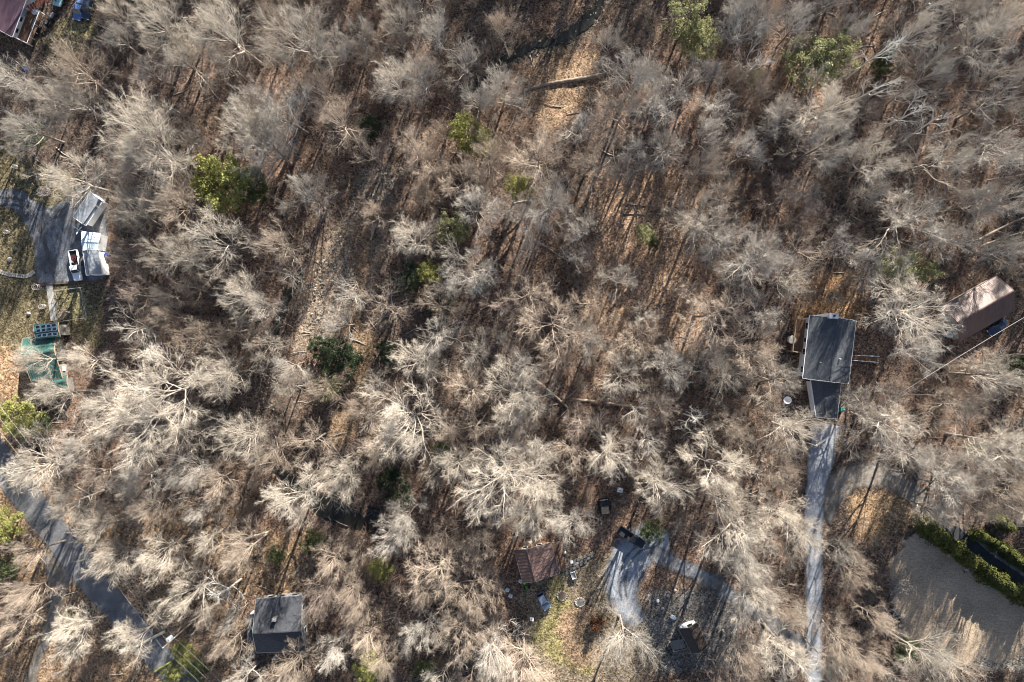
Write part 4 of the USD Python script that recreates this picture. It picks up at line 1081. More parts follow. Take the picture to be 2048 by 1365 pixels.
def vehicle(name, label, cat, front, back, paint, style='car', L=None, W=1.82):
    """A vehicle whose front and back middle lie at these photograph pixels."""
    f_, b_ = on(*front, 0.8), on(*back, 0.8)
    c = (f_ + b_) / 2; rot = math.atan2(f_[1] - b_[1], f_[0] - b_[0])
    L = L or np.linalg.norm(f_[:2] - b_[:2])
    c[2] = float(gz(c[0], c[1])) + 0.06
    th = thing(name, label, cat, c)
    P = lambda m: move(m, c, rot)
    h, w = L / 2, W / 2
    if style == 'pickup':
        part(th, 'body', P(ring_loft([(-h * 0.02, w, 0.42, 1.08), (h * 0.35, w, 0.38, 1.12), (h * 0.62, w * 0.99, 0.38, 1.12), (h * 0.88, w * 0.95, 0.4, 1.05), (h * 0.99, w * 0.84, 0.45, 0.92)])), paint, smooth=35)
        part(th, 'bed_floor', P(box(-h * 0.5, 0, 0.68, L * 0.48, W * 0.86, 0.12)), 'black_paint')
        for s_ in (-1, 1):
            part(th, 'bed_side', P(ring_loft([(-h * 0.97, 0.07, 0.45, 1.08), (-h * 0.5, 0.09, 0.42, 1.12), (-h * 0.03, 0.09, 0.42, 1.12)], 10)) if False else P(move(ring_loft([(-h * 0.97, 0.08, 0.45, 1.08), (-h * 0.5, 0.10, 0.42, 1.12), (-h * 0.03, 0.10, 0.42, 1.12)], 10), (0, s_ * (w - 0.1), 0))), paint, smooth=35)
        part(th, 'tailgate', P(box(-h * 0.98, 0, 0.80, 0.08, W * 0.86, 0.56)), paint)
        part(th, 'rear_bumper', P(box(-h * 1.01, 0, 0.48, 0.14, W * 0.9, 0.18)), 'chrome')
        x0, x1, y0, z0, z1 = -h * 0.02, h * 0.50, w * 0.93, 1.06, 1.78
        t0, t1 = h * 0.04, h * 0.33
    else:
        suv = style == 'suv'
        part(th, 'body', P(ring_loft([(-h * 0.99, w * 0.82, 0.42, 0.92), (-h * 0.9, w * 0.95, 0.34, 1.0), (-h * 0.4, w, 0.3, 1.0), (h * 0.3, w, 0.3, 0.98), (h * 0.72, w * 0.97, 0.32, 0.90), (h * 0.93, w * 0.9, 0.36, 0.8), (h * 1.0, w * 0.76, 0.42, 0.68)])), paint, smooth=35)
        x0, x1, y0, z0, z1 = -h * (0.93 if suv else 0.72), h * 0.42, w * 0.92, 0.95, 1.68 if suv else 1.45
        t0, t1 = -h * (0.80 if suv else 0.42), h * 0.08
    y1 = y0 * 0.80
    B = [(x0, -y0, z0), (x1, -y0, z0), (x1, y0, z0), (x0, y0, z0)]
    T = [(t0, -y1, z1), (t1, -y1, z1), (t1, y1, z1), (t0, y1, z1)]
    part(th, 'cabin', P(hull(B + T)), paint)
    part(th, 'roof', P(hull([(x + (0.05 if x == t0 else -0.05), y * 0.93, z + dz_) for x, y, z in T for dz_ in (0.0, 0.035)])), paint)
    cen = np.mean(np.array(B + T), axis=0)

    def glass(nm, q, m=0.1):
        q = np.array(q, float); mid = q.mean(0); q = mid + (q - mid) * (1 - m)
        n = np.cross(q[1] - q[0], q[2] - q[0]); n /= np.linalg.norm(n); n *= np.sign(n @ (mid - cen))
        v = np.vstack([q + n * 0.015, q - n * 0.02])
        part(th, nm, P(hull(v)), 'glass_dark')

    glass('windshield', [B[1], B[2], T[2], T[1]]); glass('rear_window', [B[0], B[3], T[3], T[0]], 0.14)
    glass('side_window', [B[0], B[1], T[1], T[0]], 0.16); glass('side_window', [B[3], B[2], T[2], T[3]], 0.16)
    for sx in (-0.62, 0.62):
        for s_ in (-1, 1):
            wl = part(th, 'wheel', P(cyl((h * sx, s_ * (w - 0.22), 0.34), (h * sx, s_ * (w + 0.01), 0.34), 0.35, k=16)), 'rubber')
            part(th, 'rim', P(cyl((h * sx, s_ * (w - 0.02), 0.34), (h * sx, s_ * (w + 0.02), 0.34), 0.21, k=12)), 'chrome', parent=wl)
    for s_ in (-1, 1):
        zf = 0.82 if style == 'pickup' else 0.70
        part(th, 'headlight', P(box(h * 0.955, s_ * w * 0.66, zf, 0.12, 0.34, 0.16)), 'lamp_clear')
        part(th, 'taillight', P(box(-h * 0.985, s_ * w * 0.78, 0.8, 0.08, 0.2, 0.26)), 'lamp_red')
        part(th, 'mirror', P(box(x1 - 0.22, s_ * (w + 0.12), 1.08, 0.14, 0.22, 0.16)), paint if paint != 'car_white' else 'black_paint')
    return th, c, rot, P


vehicle('pickup_truck', 'pale teal pickup truck cut off by the top edge beside the pergola', 'pickup truck', (113, 12), (128, -44), 'car_teal', 'pickup')
vehicle('parked_car', 'bright blue car at the top edge beside a dark car', 'car', (152, 40), (163, 2), 'car_blue', 'car')
vehicle('parked_car', 'dark car close beside the bright blue car', 'car', (169, 38), (181, 0), 'car_navy', 'suv')
th_w, c_w, rot_w, P_w = vehicle('pickup_truck', 'white pickup truck with a dark open bed, in the gravel yard', 'pickup truck', (157, 562), (146, 501), 'car_white', 'pickup')
t = thing('tool_chest', 'red tool chest standing in the bed of the white pickup', 'tool chest', P_w((np.array([[-1.3, 0.1, 0.75]]), [[0, 0, 0]]))[0][0])
part(t, 'chest', P_w(box(-1.35, 0.12, 0.98, 0.8, 0.4, 0.4)), 'red_paint'); part(t, 'lid', P_w(box(-1.35, 0.12, 1.21, 0.84, 0.44, 0.06)), 'red_paint'); part(t, 'handle', P_w(box(-1.78, 0.12, 1.05, 0.06, 0.22, 0.05)), 'chrome')
t = thing('cargo_box', 'small white box in the bed of the white pickup, against the cab', 'box', P_w((np.array([[-0.6, 0.25, 0.75]]), [[0, 0, 0]]))[0][0])
part(t, 'carton', P_w(box(-0.75, -0.45, 0.93, 0.35, 0.4, 0.36)), 'white_paint'); part(t, 'lid', P_w(box(-0.75, -0.45, 1.13, 0.38, 0.43, 0.04)), 'grey_cover')
vehicle('pickup_truck', 'black pickup truck at the head of the gravel loop', 'pickup truck', (1288, 1092), (1237, 1058), 'car_black', 'pickup')
vehicle('parked_car', 'slate blue car parked on the grass beside the brown-roofed house', 'car', (1096, 1219), (1079, 1186), 'car_slate', 'suv')
vehicle('parked_car', 'dark navy car under the eave of the rose metal garage roof', 'car', (1978, 668), (2012, 641), 'car_navy', 'car')

# covered machines beside the maroon house
for q, sz, lab in (((97, 44), (1.0, 2.0), 'black and grey motorcycle beside the deck steps'), ((104, 33), (0.9, 1.6), 'grey covered quad bike between the motorcycle and the teal pickup')):
    p = on(*q, 0.5); t = thing('motorcycle' if 'motorcycle' in lab else 'quad_bike', lab, 'motorcycle' if 'motorcycle' in lab else 'quad bike', p)
    Q = lambda m: move(m, p, 1.0)
    L_ = sz[1] / 2
    part(t, 'frame', Q(ring_loft([(-L_, 0.1, 0.45, 0.75), (-0.2, 0.2, 0.35, 0.85), (0.3, 0.24, 0.4, 0.95), (L_, 0.12, 0.5, 0.8)], 10)), 'grey_cover' if 'quad' in lab else 'black_paint', smooth=35)
    part(t, 'seat', Q(hull([(x, y, z) for x in (-0.6, 0.1) for y in (-0.16, 0.16) for z in (0.82, 0.93)])), 'grey_cover')
    part(t, 'handlebar', Q(cyl((0.5, -0.42, 1.05), (0.5, 0.42, 1.05), 0.03)), 'chrome')
    for x in (-L_ * 0.8, L_ * 0.8):
        for y in ((-0.42, 0.42) if 'quad' in lab else (0,)):
            part(t, 'wheel', Q(cyl((x, y - 0.1, 0.3), (x, y + 0.1, 0.3), 0.3, k=14)), 'rubber')

# ------------------------------------------------------------------ left yard
th, g = house('shed', 'grey-roofed shed with a white inner wall, set at an angle above the gravel yard', [(146, 434), (180, 384), (204, 403), (171, 451)], 2.4, 0.3, 0.85, 'shingle_grey', 'white_paint', 'shed', inset=0.12)
th, g = house('carport', 'flat pale blue metal carport roof joined to a grey-roofed workshop', [(164, 464), (201, 468), (196, 501), (166, 502)], 2.8, 0.25, 0.5, 'pale_metal', 'white_paint', 'carport', ribs=0.5, inset=0.15)
th, g = house('workshop', 'grey shingle workshop with white walls beside the white pickup', [(173, 551), (166, 502), (196, 501), (204, 549)], 2.9, 0.55, 0.36, 'shingle_grey', 'white_paint', 'workshop', inset=0.15)
p = lerp(g['A'], g['B'], 0.12)
t = thing('ladder', 'short grey ladder leaning on the workshop wall by the white pickup', 'ladder', on(170, 541))
a0, a1 = on(169.5, 533), on(171, 549)
for q in (a0, a1):
    part(t, 'rail', bar(q + [-0.35, 0, 0.05], q + [0.1, 0, 2.4], 0.06, 0.09), 'steel')
for k in range(7):
    u = (k + 0.7) / 7.5
    part(t, 'rung', bar(lerp(a0 + [-0.35, 0, 0.05], a0 + [0.1, 0, 2.4], u), lerp(a1 + [-0.35, 0, 0.05], a1 + [0.1, 0, 2.4], u), 0.05, 0.04), 'steel')
t = thing('lumber_stack', 'stack of weathered tan boards along the outer wall of the workshop', 'lumber', on(209, 530))
for i in range(4):
    for k in range(3):
        q = on(207.5 + i * 1.6, 531 + (i % 2) * 2 - k)
        part(t, 'board', box(q[0], q[1], q[2] + 0.06 + k * 0.11, 0.15, 3.6 - 0.4 * ((i + k) % 3), 0.1, 0.03 * (i - 1)), 'tan_wood' if (i + k) % 2 else 'grey_wood')


def barrel(q, mt, label, r=0.32, h=0.9, cat='barrel', name='barrel'):
    p = on(*q, h); t = thing(name, label, cat, p)
    prof = [(r * 0.9, 0), (r, h * 0.15), (r, h * 0.85), (r * 0.9, h)]
    n = 18; a = np.arange(n) * 2 * math.pi / n
    V = np.array([[(rr * math.cos(x), rr * math.sin(x), z) for x in a] for rr, z in prof]).reshape(-1, 3)
    f = []
    for i in range(3):
        for j in range(n):
            u_, w_ = i * n + j, i * n + (j + 1) % n
            f += [[u_, w_, w_ + n], [u_, w_ + n, u_ + n]]
    f += [[0, j + 1, j] for j in range(1, n - 1)]
    part(t, 'shell', (V + p, np.array(f)), mt, smooth=40)
    part(t, 'lid', cyl(p + [0, 0, h - 0.03], p + [0, 0, h + 0.015], r * 0.86, k=18), mt)
    for z in (0.33, 0.66):
        part(t, 'hoop', cyl(p + [0, 0, h * z - 0.02], p + [0, 0, h * z + 0.02], r * 1.04, k=18, cap=False), mt)


barrel((212, 510), 'blue_plastic', 'blue plastic barrel at the corner of the workshop', 0.45, 1.0)
barrel((50, 139), 'blue_plastic', 'small blue barrel in the shade below the maroon-roofed house', 0.3, 0.7)
barrel((1686, 820), 'teal_plastic', 'teal round bin at the lower corner of the slate-roofed ranch house', 0.45, 1.1, 'bin', 'bin')
# rotary clothes dryer, its three arms open
p = on(157, 460, 1.8); t = thing('clothes_dryer', 'white three-armed rotary clothes dryer between the two yard sheds', 'clothes dryer', p)
part(t, 'mast', cyl(p - [0, 0, 0.3], p + [0, 0, 1.8], 0.05, 0.045), 'white_paint')
for k, a in enumerate((2.5, 0.65, -1.9)):
    part(t, 'arm', bar(p + [0, 0, 1.75], p + [math.cos(a) * 0.95, math.sin(a) * 0.95, 1.95], 0.17, 0.06), 'white_paint')


def stone_ring(q, R, n, label, mt='stone', r=0.2, name='stone_ring', cat='stone ring', seed=0, inner=None):
    p = on(*q); t = thing(name, label, cat, p)
    rg = np.random.default_rng(seed)
    for k in range(n):
        a = k * 2 * math.pi / n + rg.normal() * 0.06
        m = trimesh.creation.icosphere(1, r * rg.uniform(0.8, 1.2)); v = np.array(m.vertices) * [1, rg.uniform(0.7, 1.0), 0.7] + rg.normal(size=(len(m.vertices), 3)) * r * 0.07
        c = p + [R * math.cos(a), R * math.sin(a), 0]
        c[2] = float(gz(c[0], c[1])) + r * 0.25
        part(t, 'stone', (v + c, np.array(m.faces)), mt)
    if inner:
        m = trimesh.creation.cylinder(R - r * 0.6, 0.12, sections=24)
        part(t, 'bed', (np.array(m.vertices) + p + [0, 0, 0.05], np.array(m.faces)), inner)
    return t, p


def cage(q, R, h, label, seed):
    """A ring of wire fencing round a young tree."""
    p = on(*q); t = thing('tree_guard', label, 'tree guard', p)
    n = 14
    a = np.arange(n) * 2 * math.pi / n
    ringp = lambda z: np.stack([p[0] + R * np.cos(np.append(a, a[0])), p[1] + R * np.sin(np.append(a, a[0])), np.full(n + 1, p[2] + z)], -1)
    for z in (0.05, h * 0.5, h):
        part(t, 'hoop', tubes(ringp(z)[None], np.full((1, n + 1), 0.035 if z > 0.1 else 0.05), 5), 'wire')
    for k in range(n):
        part(t, 'upright', cyl(p + [R * math.cos(a[k]), R * math.sin(a[k]), -0.1], p + [R * math.cos(a[k]), R * math.sin(a[k]), h], 0.022, k=4), 'wire')
    part(t, 'sapling', make_brush(500 + seed, 4, h * 1.5, 25, 3, 2, 0.02) if False else move(make_brush(500 + seed, 4, h * 1.4, 25, 3, 2, 0.02), p), 'bark_dark')
    mm = trimesh.creation.cylinder(R * 0.9, 0.08, sections=20)
    part(t, 'mulch', (np.array(mm.vertices) + p + [0, 0, 0.03], np.array(mm.faces)), 'brown_metal')


for q, R, h, lab in (((92, 384), 0.85, 1.2, 'largest round wire tree guard, above the gravel yard'), ((81, 354), 0.45, 1.0, 'small wire tree guard above the largest one'), ((77, 575), 0.6, 1.1, 'wire tree guard below the left corner of the gravel yard'),
                     ((88, 614), 0.45, 1.0, 'small wire tree guard left of the concrete garden path'), ((16, 465), 0.35, 0.9, 'small wire tree guard on the lawn inside the drive curve'), ((33, 335), 0.35, 0.9, 'small wire tree guard by the left edge above the drive')):
    cage(q, R, h, lab, int(q[0]))
rg = np.random.default_rng(77)


def boulder(q, r, label, mt='stone', squash=0.6):
    p = on(*q); t = single('boulder', (lambda m: (np.array(m.vertices) * r * np.array([1, rg.uniform(0.7, 1), squash]) * (1 + 0.25 * (fbm(np.array(m.vertices) * 1.3 + 7 * r + q[0], 3, 4)[:, None] - 0.5) * 2) + p + [0, 0, r * 0.2], np.array(m.faces)))(trimesh.creation.icosphere(3, 1.0)), mt, label, 'boulder', smooth=50)


for q, r, lab, mt in (((20, 519), 0.5, 'smooth grey boulder on the lawn left of the gravel yard', 'stone'), ((31, 499), 0.45, 'mossy boulder just above the smooth grey one on the lawn', 'stone_dark'), ((58, 628), 0.45, 'grey boulder left of the garden path', 'stone'), ((216, 599), 0.4, 'pale stone at the wood edge right of the fenced garden', 'stone'),
                      ((238, 500), 0.6, 'pale stump-like stone among dark branches right of the workshop', 'stone'), ((1790, 1305), 0.35, 'pale stone at the lower end of the mown field', 'stone')):
    boulder(q, r, lab, mt)
# flagstone strip at the left edge: single stones
t = thing('flagstone_walk', 'short grey flagstone walk from the left edge to the gravel yard', 'flagstone walk', on(32, 549))
fl = smooth_line([(-14, 538), (0, 544), (18, 549), (32, 551), (50, 553), (62, 549), (68, 543)], 4)
for i in range(len(fl) - 1):
    for s_ in (-1, 1):
        d = fl[i + 1] - fl[i]; n = np.array([-d[1], d[0]]) / np.linalg.norm(d)
        j = rg.uniform(0.85, 1.1, 4)
        q = [fl[i] + d * 0.05 + n * s_ * 0.3, fl[i] + d * 0.95 + n * s_ * 0.3, fl[i] + d * 0.93 + n * s_ * 4.0 * j[0], fl[i] + d * 0.06 + n * s_ * 4.0 * j[1]]
        q = [on(*x) + [0, 0, 0.12] for x in q]
        part(t, 'flagstone', slab(q if s_ > 0 else q[::-1], 0.14), 'concrete' if (i + s_) % 3 else 'stone')
# timber edging between the yard and the garden
t = thing('timber_edging', 'dark timber edging along the bottom of the gravel yard', 'edging', on(140, 565))
eg = [(72, 572), (95, 569), (130, 567), (170, 565), (206, 562)]
for a, b in zip(eg[:-1], eg[1:]):
    part(t, 'beam', bar(on(*a) + [0.03, 0, 0.08], on(*b) + [-0.03, 0, 0.08], 0.22, 0.24), 'brown_wood')
# fenced garden bed
t = thing('garden_fence', 'low wire fence around the square garden bed below the gravel yard', 'fence', on(140, 610))
gq = [(112, 583), (168, 576), (176, 636), (124, 644)]
for k in range(4):
    a, b = gq[k], gq[(k + 1) % 4]
    for i in range(4):
        p = on(*lerp(a, b, i / 4))
        part(t, 'post', cyl(p - [0, 0, 0.2], p + [0, 0, 1.15], 0.05, k=6), 'grey_wood')
    for z in (0.3, 0.7, 1.1):
        part(t, 'wire', tubes(np.array([[on(*lerp(a, b, i / 4)) + [0, 0, z] for i in range(5)]]), np.full((1, 5), 0.018), 4), 'wire')
# dog house
th, g = house('dog_house', 'tan wooden dog house beside the end of the garden path', [(117, 631), (127, 618), (136, 626), (126, 639)], 1.2, 0.45, 0.5, 'tan_wood', 'grey_wood', 'dog house', gutter=False, inset=0.12, thick=0.06, trim='tan_wood')
# green-roofed house with solar panels
th, gG = house('house', 'green metal-roofed house with rows of solar panels at the left edge', [(45, 678), (112, 668), (124, 756), (63, 764)], 2.7, 1.3, 0.38, 'teal_metal', 'grey_wood', ribs=0.5, trim='tan_wood')
_, gW = house('', '', [(68, 649), (116, 645), (120, 674), (72, 679)], 3.9, 0.35, 0.5, 'teal_metal', 'grey_wood', th=th, gutter=False, trim='tan_wood')
_, gL = house('', '', [(92, 758), (134, 752), (139, 787), (100, 791)], 2.3, 0.4, 0.3, 'teal_metal', 'grey_wood', th=th, ribs=0.5, gutter=False, trim='tan_wood')
zs = gG['z0'] + 4.55
for r_, (y0_, x0_, x1_) in enumerate(((653, 70, 113), (660, 71, 114), (670, 73, 115))):
    for k in range(4):
        cx_ = x0_ + (x1_ - x0_) * (k + 0.5) / 4
        yy = y0_ + 1.2 * (1.5 - k) * 1.0
        c1, c2, c3, c4 = [at(q, zs + zz) for q, zz in (((cx_ - 4.6, yy - 2.8), 0.15), ((cx_ + 4.6, yy - 3.8), 0.15), ((cx_ + 5.0, yy + 2.6), -0.15), ((cx_ - 4.2, yy + 3.6), -0.15))]
        pn = part(th, 'solar_panel', slab([c4, c3, c2, c1], 0.05), 'pale_metal')
        mid = (c1 + c2 + c3 + c4) / 4
        part(th, 'cell', slab([mid + (q - mid) * 0.82 + [0, 0, 0.01] for q in (c4, c3, c2, c1)], 0.02), 'solar', parent=pn)
tt = thing('boardwalk', 'narrow pale boardwalk along the right side of the green-roofed house', 'boardwalk', on(122, 700))
bw = [on(117, 640), on(131, 757)]
nrm = np.array([1.0, 0.1, 0]) * 0.45
for i in range(30):
    a, b = lerp(bw[0], bw[1], (i + 0.05) / 30), lerp(bw[0], bw[1], (i + 0.93) / 30)
    zz = gG['z0'] + 0.9
    q = [np.append((x)[:2], zz) for x in (a - nrm * 0.8, a + nrm * 0.8, b + nrm * 0.8, b - nrm * 0.8)]
    part(tt, 'board', slab(q, 0.06), 'concrete' if i % 3 else 'tan_wood')
for i in range(7):
    p = lerp(bw[0], bw[1], i / 6.2 + 0.02)
    for s_ in (-1, 1):
        part(tt, 'support', box(p[0] + s_ * 0.4, p[1], gG['z0'] + 0.2, 0.1, 0.1, 1.2), 'grey_wood')
tt = thing('handrail', 'red wooden handrail at the lower right corner of the green-roofed house', 'handrail', on(143, 770))
for x in (139.5, 145.5):
    a, b = on(x, 752), on(x + 1.5, 790)
    part(tt, 'rail', bar(a + [0, 0, 1.0], b + [0, 0, 1.0], 0.12, 0.1), 'red_wood')
    for u in (0.02, 0.35, 0.66, 0.98):
        p = lerp(a, b, u); part(tt, 'post', box(p[0], p[1], p[2] + 0.45, 0.11, 0.11, 1.1), 'red_wood')
p = on(123, 738, 1.5); tt = thing('heat_pump', 'pale round-topped unit on the boardwalk by the green roof', 'machine', p)
part(tt, 'casing', box(p[0], p[1], gG['z0'] + 1.3, 0.8, 0.8, 0.7), 'white_paint'); part(tt, 'fan_guard', cyl((p[0], p[1], gG['z0'] + 1.65), (p[0], p[1], gG['z0'] + 1.68), 0.32, k=16), 'steel')

# ------------------------------------------------------------------ dark-roofed house at the lower left
th, gB = house('house', 'dark shingle-roofed house with a small chimney at the lower left', [(512, 1199), (604, 1192), (612, 1302), (513, 1306)], 3.6, 1.9, 0.56, 'shingle_slate', 'grey_wood', inset=0.5, trim='steel')
_, g2 = house('', '', [(494, 1228), (515, 1227), (515, 1305), (494, 1306)][1:] + [(494, 1228)][:0] + [(494, 1228)], 3.1, 0.8, 0.0, 'shingle_dark', 'siding', th=th) if False else (0, 0)
w0 = [at(q, gB['z0'] + 3.0) for q in ((494, 1229), (516, 1228), (516, 1304), (494, 1306))]
w0[1][2] += 0.5; w0[2][2] += 0.5
part(th, 'lean_to_roof', slab(w0[::-1], 0.14), 'shingle_dark')
part(th, 'lean_to_wall', prism([lerp(np.mean(w0, axis=0), q, 0.9) - [0, 0, 0.18] for q in w0[::-1]], gB['z0'] - 0.4), 'siding')
pc = roof_point(gB, 0.46, 0.42, 0)
ch = part(th, 'chimney', box(pc[0], pc[1], pc[2] + 0.25, 0.6, 0.6, 1.7), 'stone_dark')
part(th, 'chimney_cap', box(pc[0], pc[1], pc[2] + 1.14, 0.74, 0.74, 0.09), 'concrete', parent=ch)
part(th, 'flue', cyl(pc + [0, 0, 1.18], pc + [0, 0, 1.45], 0.14), 'steel', parent=ch)
for u in (0.2, 0.5, 0.8):
    window(th, gB['a'], gB['b'], u, gB['z0'] + 1.6, 1.0, 1.1, out=(-30, 0), frame='grey_wood')
for u in (0.25, 0.7):
    window(th, gB['b'], gB['c'], u, gB['z0'] + 1.7, 1.0, 1.2, out=(20, -60))
tt = thing('wood_fence', 'narrow dark picket fence right of the dark-roofed house', 'fence', on(635, 1265))
for k in range(9):
    p = on(634 + 0.4 * k, 1240 + k * 6.5); part(tt, 'post', box(p[0], p[1], p[2] + 0.5, 0.1, 0.1, 1.3), 'grey_wood')
for z in (0.4, 1.0):
    part(tt, 'rail', bar(on(634, 1240) + [0, 0, z], on(637.4, 1292) + [0, 0, z], 0.05, 0.1), 'grey_wood')
barrel((548, 1318), 'white_paint', 'white drum behind the dark-roofed house', 0.3, 0.9, 'drum', 'drum')

# ------------------------------------------------------------------ brown-roofed house and its yard
th, gC = house('house', 'brown-roofed house turned at an angle above the striped lawn', [(1029, 1101), (1101, 1087), (1119, 1147), (1043, 1166)], 3.2, 1.2, 0.5, 'brown_metal', 'tan_wood', trim='grey_wood') if False else house('house', 'brown-roofed house turned at an angle above the striped lawn', [(1046, 1166), (1029, 1101), (1101, 1086), (1119, 1147)], 3.2, 1.1, 0.34, 'brown_metal', 'brown_wood', ribs=0.6, trim='grey_wood')
for u in (0.25, 0.7):
    window(th, gC['b'], gC['c'], u, gC['z0'] + 1.7, 1.1, 1.1, out=(5, 0))
tt = thing('porch_deck', 'narrow brown board porch along the right side of the brown-roofed house', 'porch', on(1116, 1112))
a0, a1 = on(1103, 1090), on(1119, 1142)
for i in range(22):
    p, q = lerp(a0, a1, (i + 0.05) / 22), lerp(a0, a1, (i + 0.94) / 22)
    n = np.array([1.45, 0.45, 0])
    zz = gC['z0'] + 0.45
    part(tt, 'board', slab([np.append(x[:2], zz) for x in (q, q + n, p + n, p)], 0.08), 'brown_metal' if i % 4 == 0 else 'brown_wood')
for u in (0.03, 0.5, 0.97):
    p = lerp(a0, a1, u) + np.array([1.3, 0.4, 0]); part(tt, 'post', box(p[0], p[1], gC['z0'] + 0.0, 0.12, 0.12, 0.8), 'grey_wood')
# garden tractor
p = on(1051, 1170, 0.6); t = thing('garden_tractor', 'green garden tractor with white bags at the foot of the brown roof', 'tractor', p)
Q = lambda m: move(m, p, -1.2)
part(t, 'hood', Q(ring_loft([(0.1, 0.28, 0.45, 0.95), (0.7, 0.27, 0.45, 0.92), (1.15, 0.2, 0.5, 0.8)], 12)), 'green_paint', smooth=35)
part(t, 'chassis', Q(box(0, 0, 0.42, 1.9, 0.5, 0.16)), 'green_paint')
part(t, 'seat', Q(hull([(x, y, z) for x, z in ((-0.6, 0.72), (-0.15, 0.72), (-0.6, 0.82), (-0.15, 0.8), (-0.68, 1.15)) for y in (-0.23, 0.23)])), 'yellow_paint')
part(t, 'fender', Q(cat_(*[box(-0.5, s_ * 0.42, 0.68, 0.75, 0.26, 0.07) for s_ in (-1, 1)])), 'green_paint')
part(t, 'steering_wheel', Q(cyl((0.02, 0, 1.0), (0.05, 0, 1.03), 0.2, k=14)), 'black_paint')
for x, r_ in ((-0.5, 0.34), (0.85, 0.24)):
    for s_ in (-1, 1):
        part(t, 'wheel', Q(cyl((x, s_ * 0.34, r_), (x, s_ * 0.58, r_), r_, k=16)), 'rubber')
for q, lab in (((1041, 1164), 'white cart beside the green garden tractor'), ((1015, 1181), 'pale blue chest left of the garden tractor'), ((1021, 1193), 'pale blue chest below the other one left of the tractor'), ((1064, 1240), 'white cooler at the left border of the striped lawn'), ((1240, 981), 'white square tank above the black trailer'),
               ((1571, 952), 'grey utility cabinet left of the gravel driveway'), ((1898, 670), 'pale cabinet at the lower left corner of the rose metal garage'), ((1600, 910), 'dark slatted crate left of the driveway top')):
    p = on(*q, 0.6); t = thing('storage_box', lab, 'box', p)
    s_ = {1240: 1.0, 1571: 0.9, 1898: 1.2, 1600: 0.8}.get(q[0], 0.7)
    r_ = rg.uniform(-0.6, 0.6)
    mt = {1015: 'pale_metal', 1021: 'pale_metal', 1571: 'steel', 1600: 'black_paint'}.get(q[0], 'white_paint')
    part(t, 'body', box(p[0], p[1], p[2] + 0.35 * s_, s_, s_ * 0.8, 0.7 * s_, r_), mt)
    part(t, 'lid', box(p[0], p[1], p[2] + 0.74 * s_, s_ * 1.06, s_ * 0.86, 0.08 * s_, r_), mt)
    part(t, 'handle', box(p[0], p[1], p[2] + 0.81 * s_, s_ * 0.4, 0.06, 0.06, r_), 'black_paint')
# flower rings on the lawn
stone_ring((1124, 1192), 0.92, 16, 'left of the two pale stone rings on the striped lawn', 'stone', 0.19, seed=1, inner='brush')
stone_ring((1160, 1205), 0.88, 15, 'right of the two pale stone rings, the one filled with stones', 'stone', 0.2, seed=2, inner='stone_dark')
for k in range(14):
    a, r_ = rg.uniform(0, 6.28), rg.uniform(0, 0.6)
stone_ring((1182, 1233), 0.45, 9, 'small ring of dark stones beside the rust-brown shrub', 'stone_dark', 0.15, seed=3)
# flagstone terrace
t = thing('stone_terrace', 'grey block terrace between the brown-roofed house and the black pickup', 'terrace', on(1160, 1127))
for i in range(8):
    for j in range(3):
        q = np.array([1134 + i * 7.2, 1136 - i * 3.3 + (j - 1) * 6.2 + (4 if i < 2 else 0)]) + rg.normal(size=2) * 0.5
        if j == 2 and i > 5:
            continue
        p = on(*q)
        part(t, 'block', box(p[0], p[1], p[2] + 0.06, rg.uniform(0.52, 0.68), rg.uniform(0.42, 0.56), 0.3, 0.4 + rg.normal() * 0.08), 'stone_dark' if (i * 3 + j) % 3 else 'grey_wood')
p = on(1143, 1124, 0.75); t = thing('round_table', 'small round white table on the block terrace', 'table', p)
part(t, 'tabletop', cyl(p + [0, 0, 0.88], p + [0, 0, 0.93], 0.34, k=18), 'white_paint'); part(t, 'stem', cyl(p + [0, 0, 0.2], p + [0, 0, 0.88], 0.05), 'steel'); part(t, 'foot', cyl(p + [0, 0, 0.2], p + [0, 0, 0.25], 0.22), 'steel')
p = on(1147, 1151, 0.5); t = thing('utility_trailer', 'small grey utility trailer with its drawbar pointing down, below the terrace', 'trailer', p)
Q = lambda m: move(m, p, -1.25)
part(t, 'floor', Q(box(0, 0, 0.45, 1.3, 0.85, 0.07)), 'steel')
for d in ((0, 0.43, 1.3, 0.05), (0, -0.43, 1.3, 0.05), (0.65, 0, 0.05, 0.82), (-0.65, 0, 0.05, 0.82)):
    part(t, 'side_board', Q(box(d[0], d[1], 0.62, d[2], d[3], 0.3)), 'white_paint')
part(t, 'drawbar', Q(bar((0.66, 0, 0.42), (1.4, 0, 0.35), 0.08, 0.06)), 'steel')
for s_ in (-1, 1):
    part(t, 'wheel', Q(cyl((-0.1, s_ * 0.48, 0.25), (-0.1, s_ * 0.62, 0.25), 0.25, k=14)), 'rubber')
# black trailer with tan cover
p = on(1210, 1014, 1.0); t = thing('covered_trailer', 'black trailer under a tan tarpaulin at the edge of the wood', 'trailer', p)
Q = lambda m: move(m, p, -1.42)
part(t, 'chassis', Q(box(0, 0, 0.55, 3.3, 2.1, 0.25)), 'black_paint')
part(t, 'load', Q(box(-0.9, 0, 0.98, 1.2, 1.9, 0.55)), 'black_paint')
part(t, 'tarpaulin', Q(hull([(x, y, z) for x, y, z in ((-0.15, -0.75, 0.72), (1.5, -0.8, 0.72), (1.5, 0.8, 0.72), (-0.15, 0.75, 0.72), (0.1, -0.5, 1.35), (1.3, -0.5, 1.25), (1.3, 0.5, 1.3), (0.1, 0.5, 1.4))])), 'tan_wood')
part(t, 'rack', Q(cat_(*[box(-1.45, y, 1.35, 0.08, 0.22, 0.12) for y in (-0.75, -0.4, -0.05, 0.3, 0.65)])), 'white_paint')
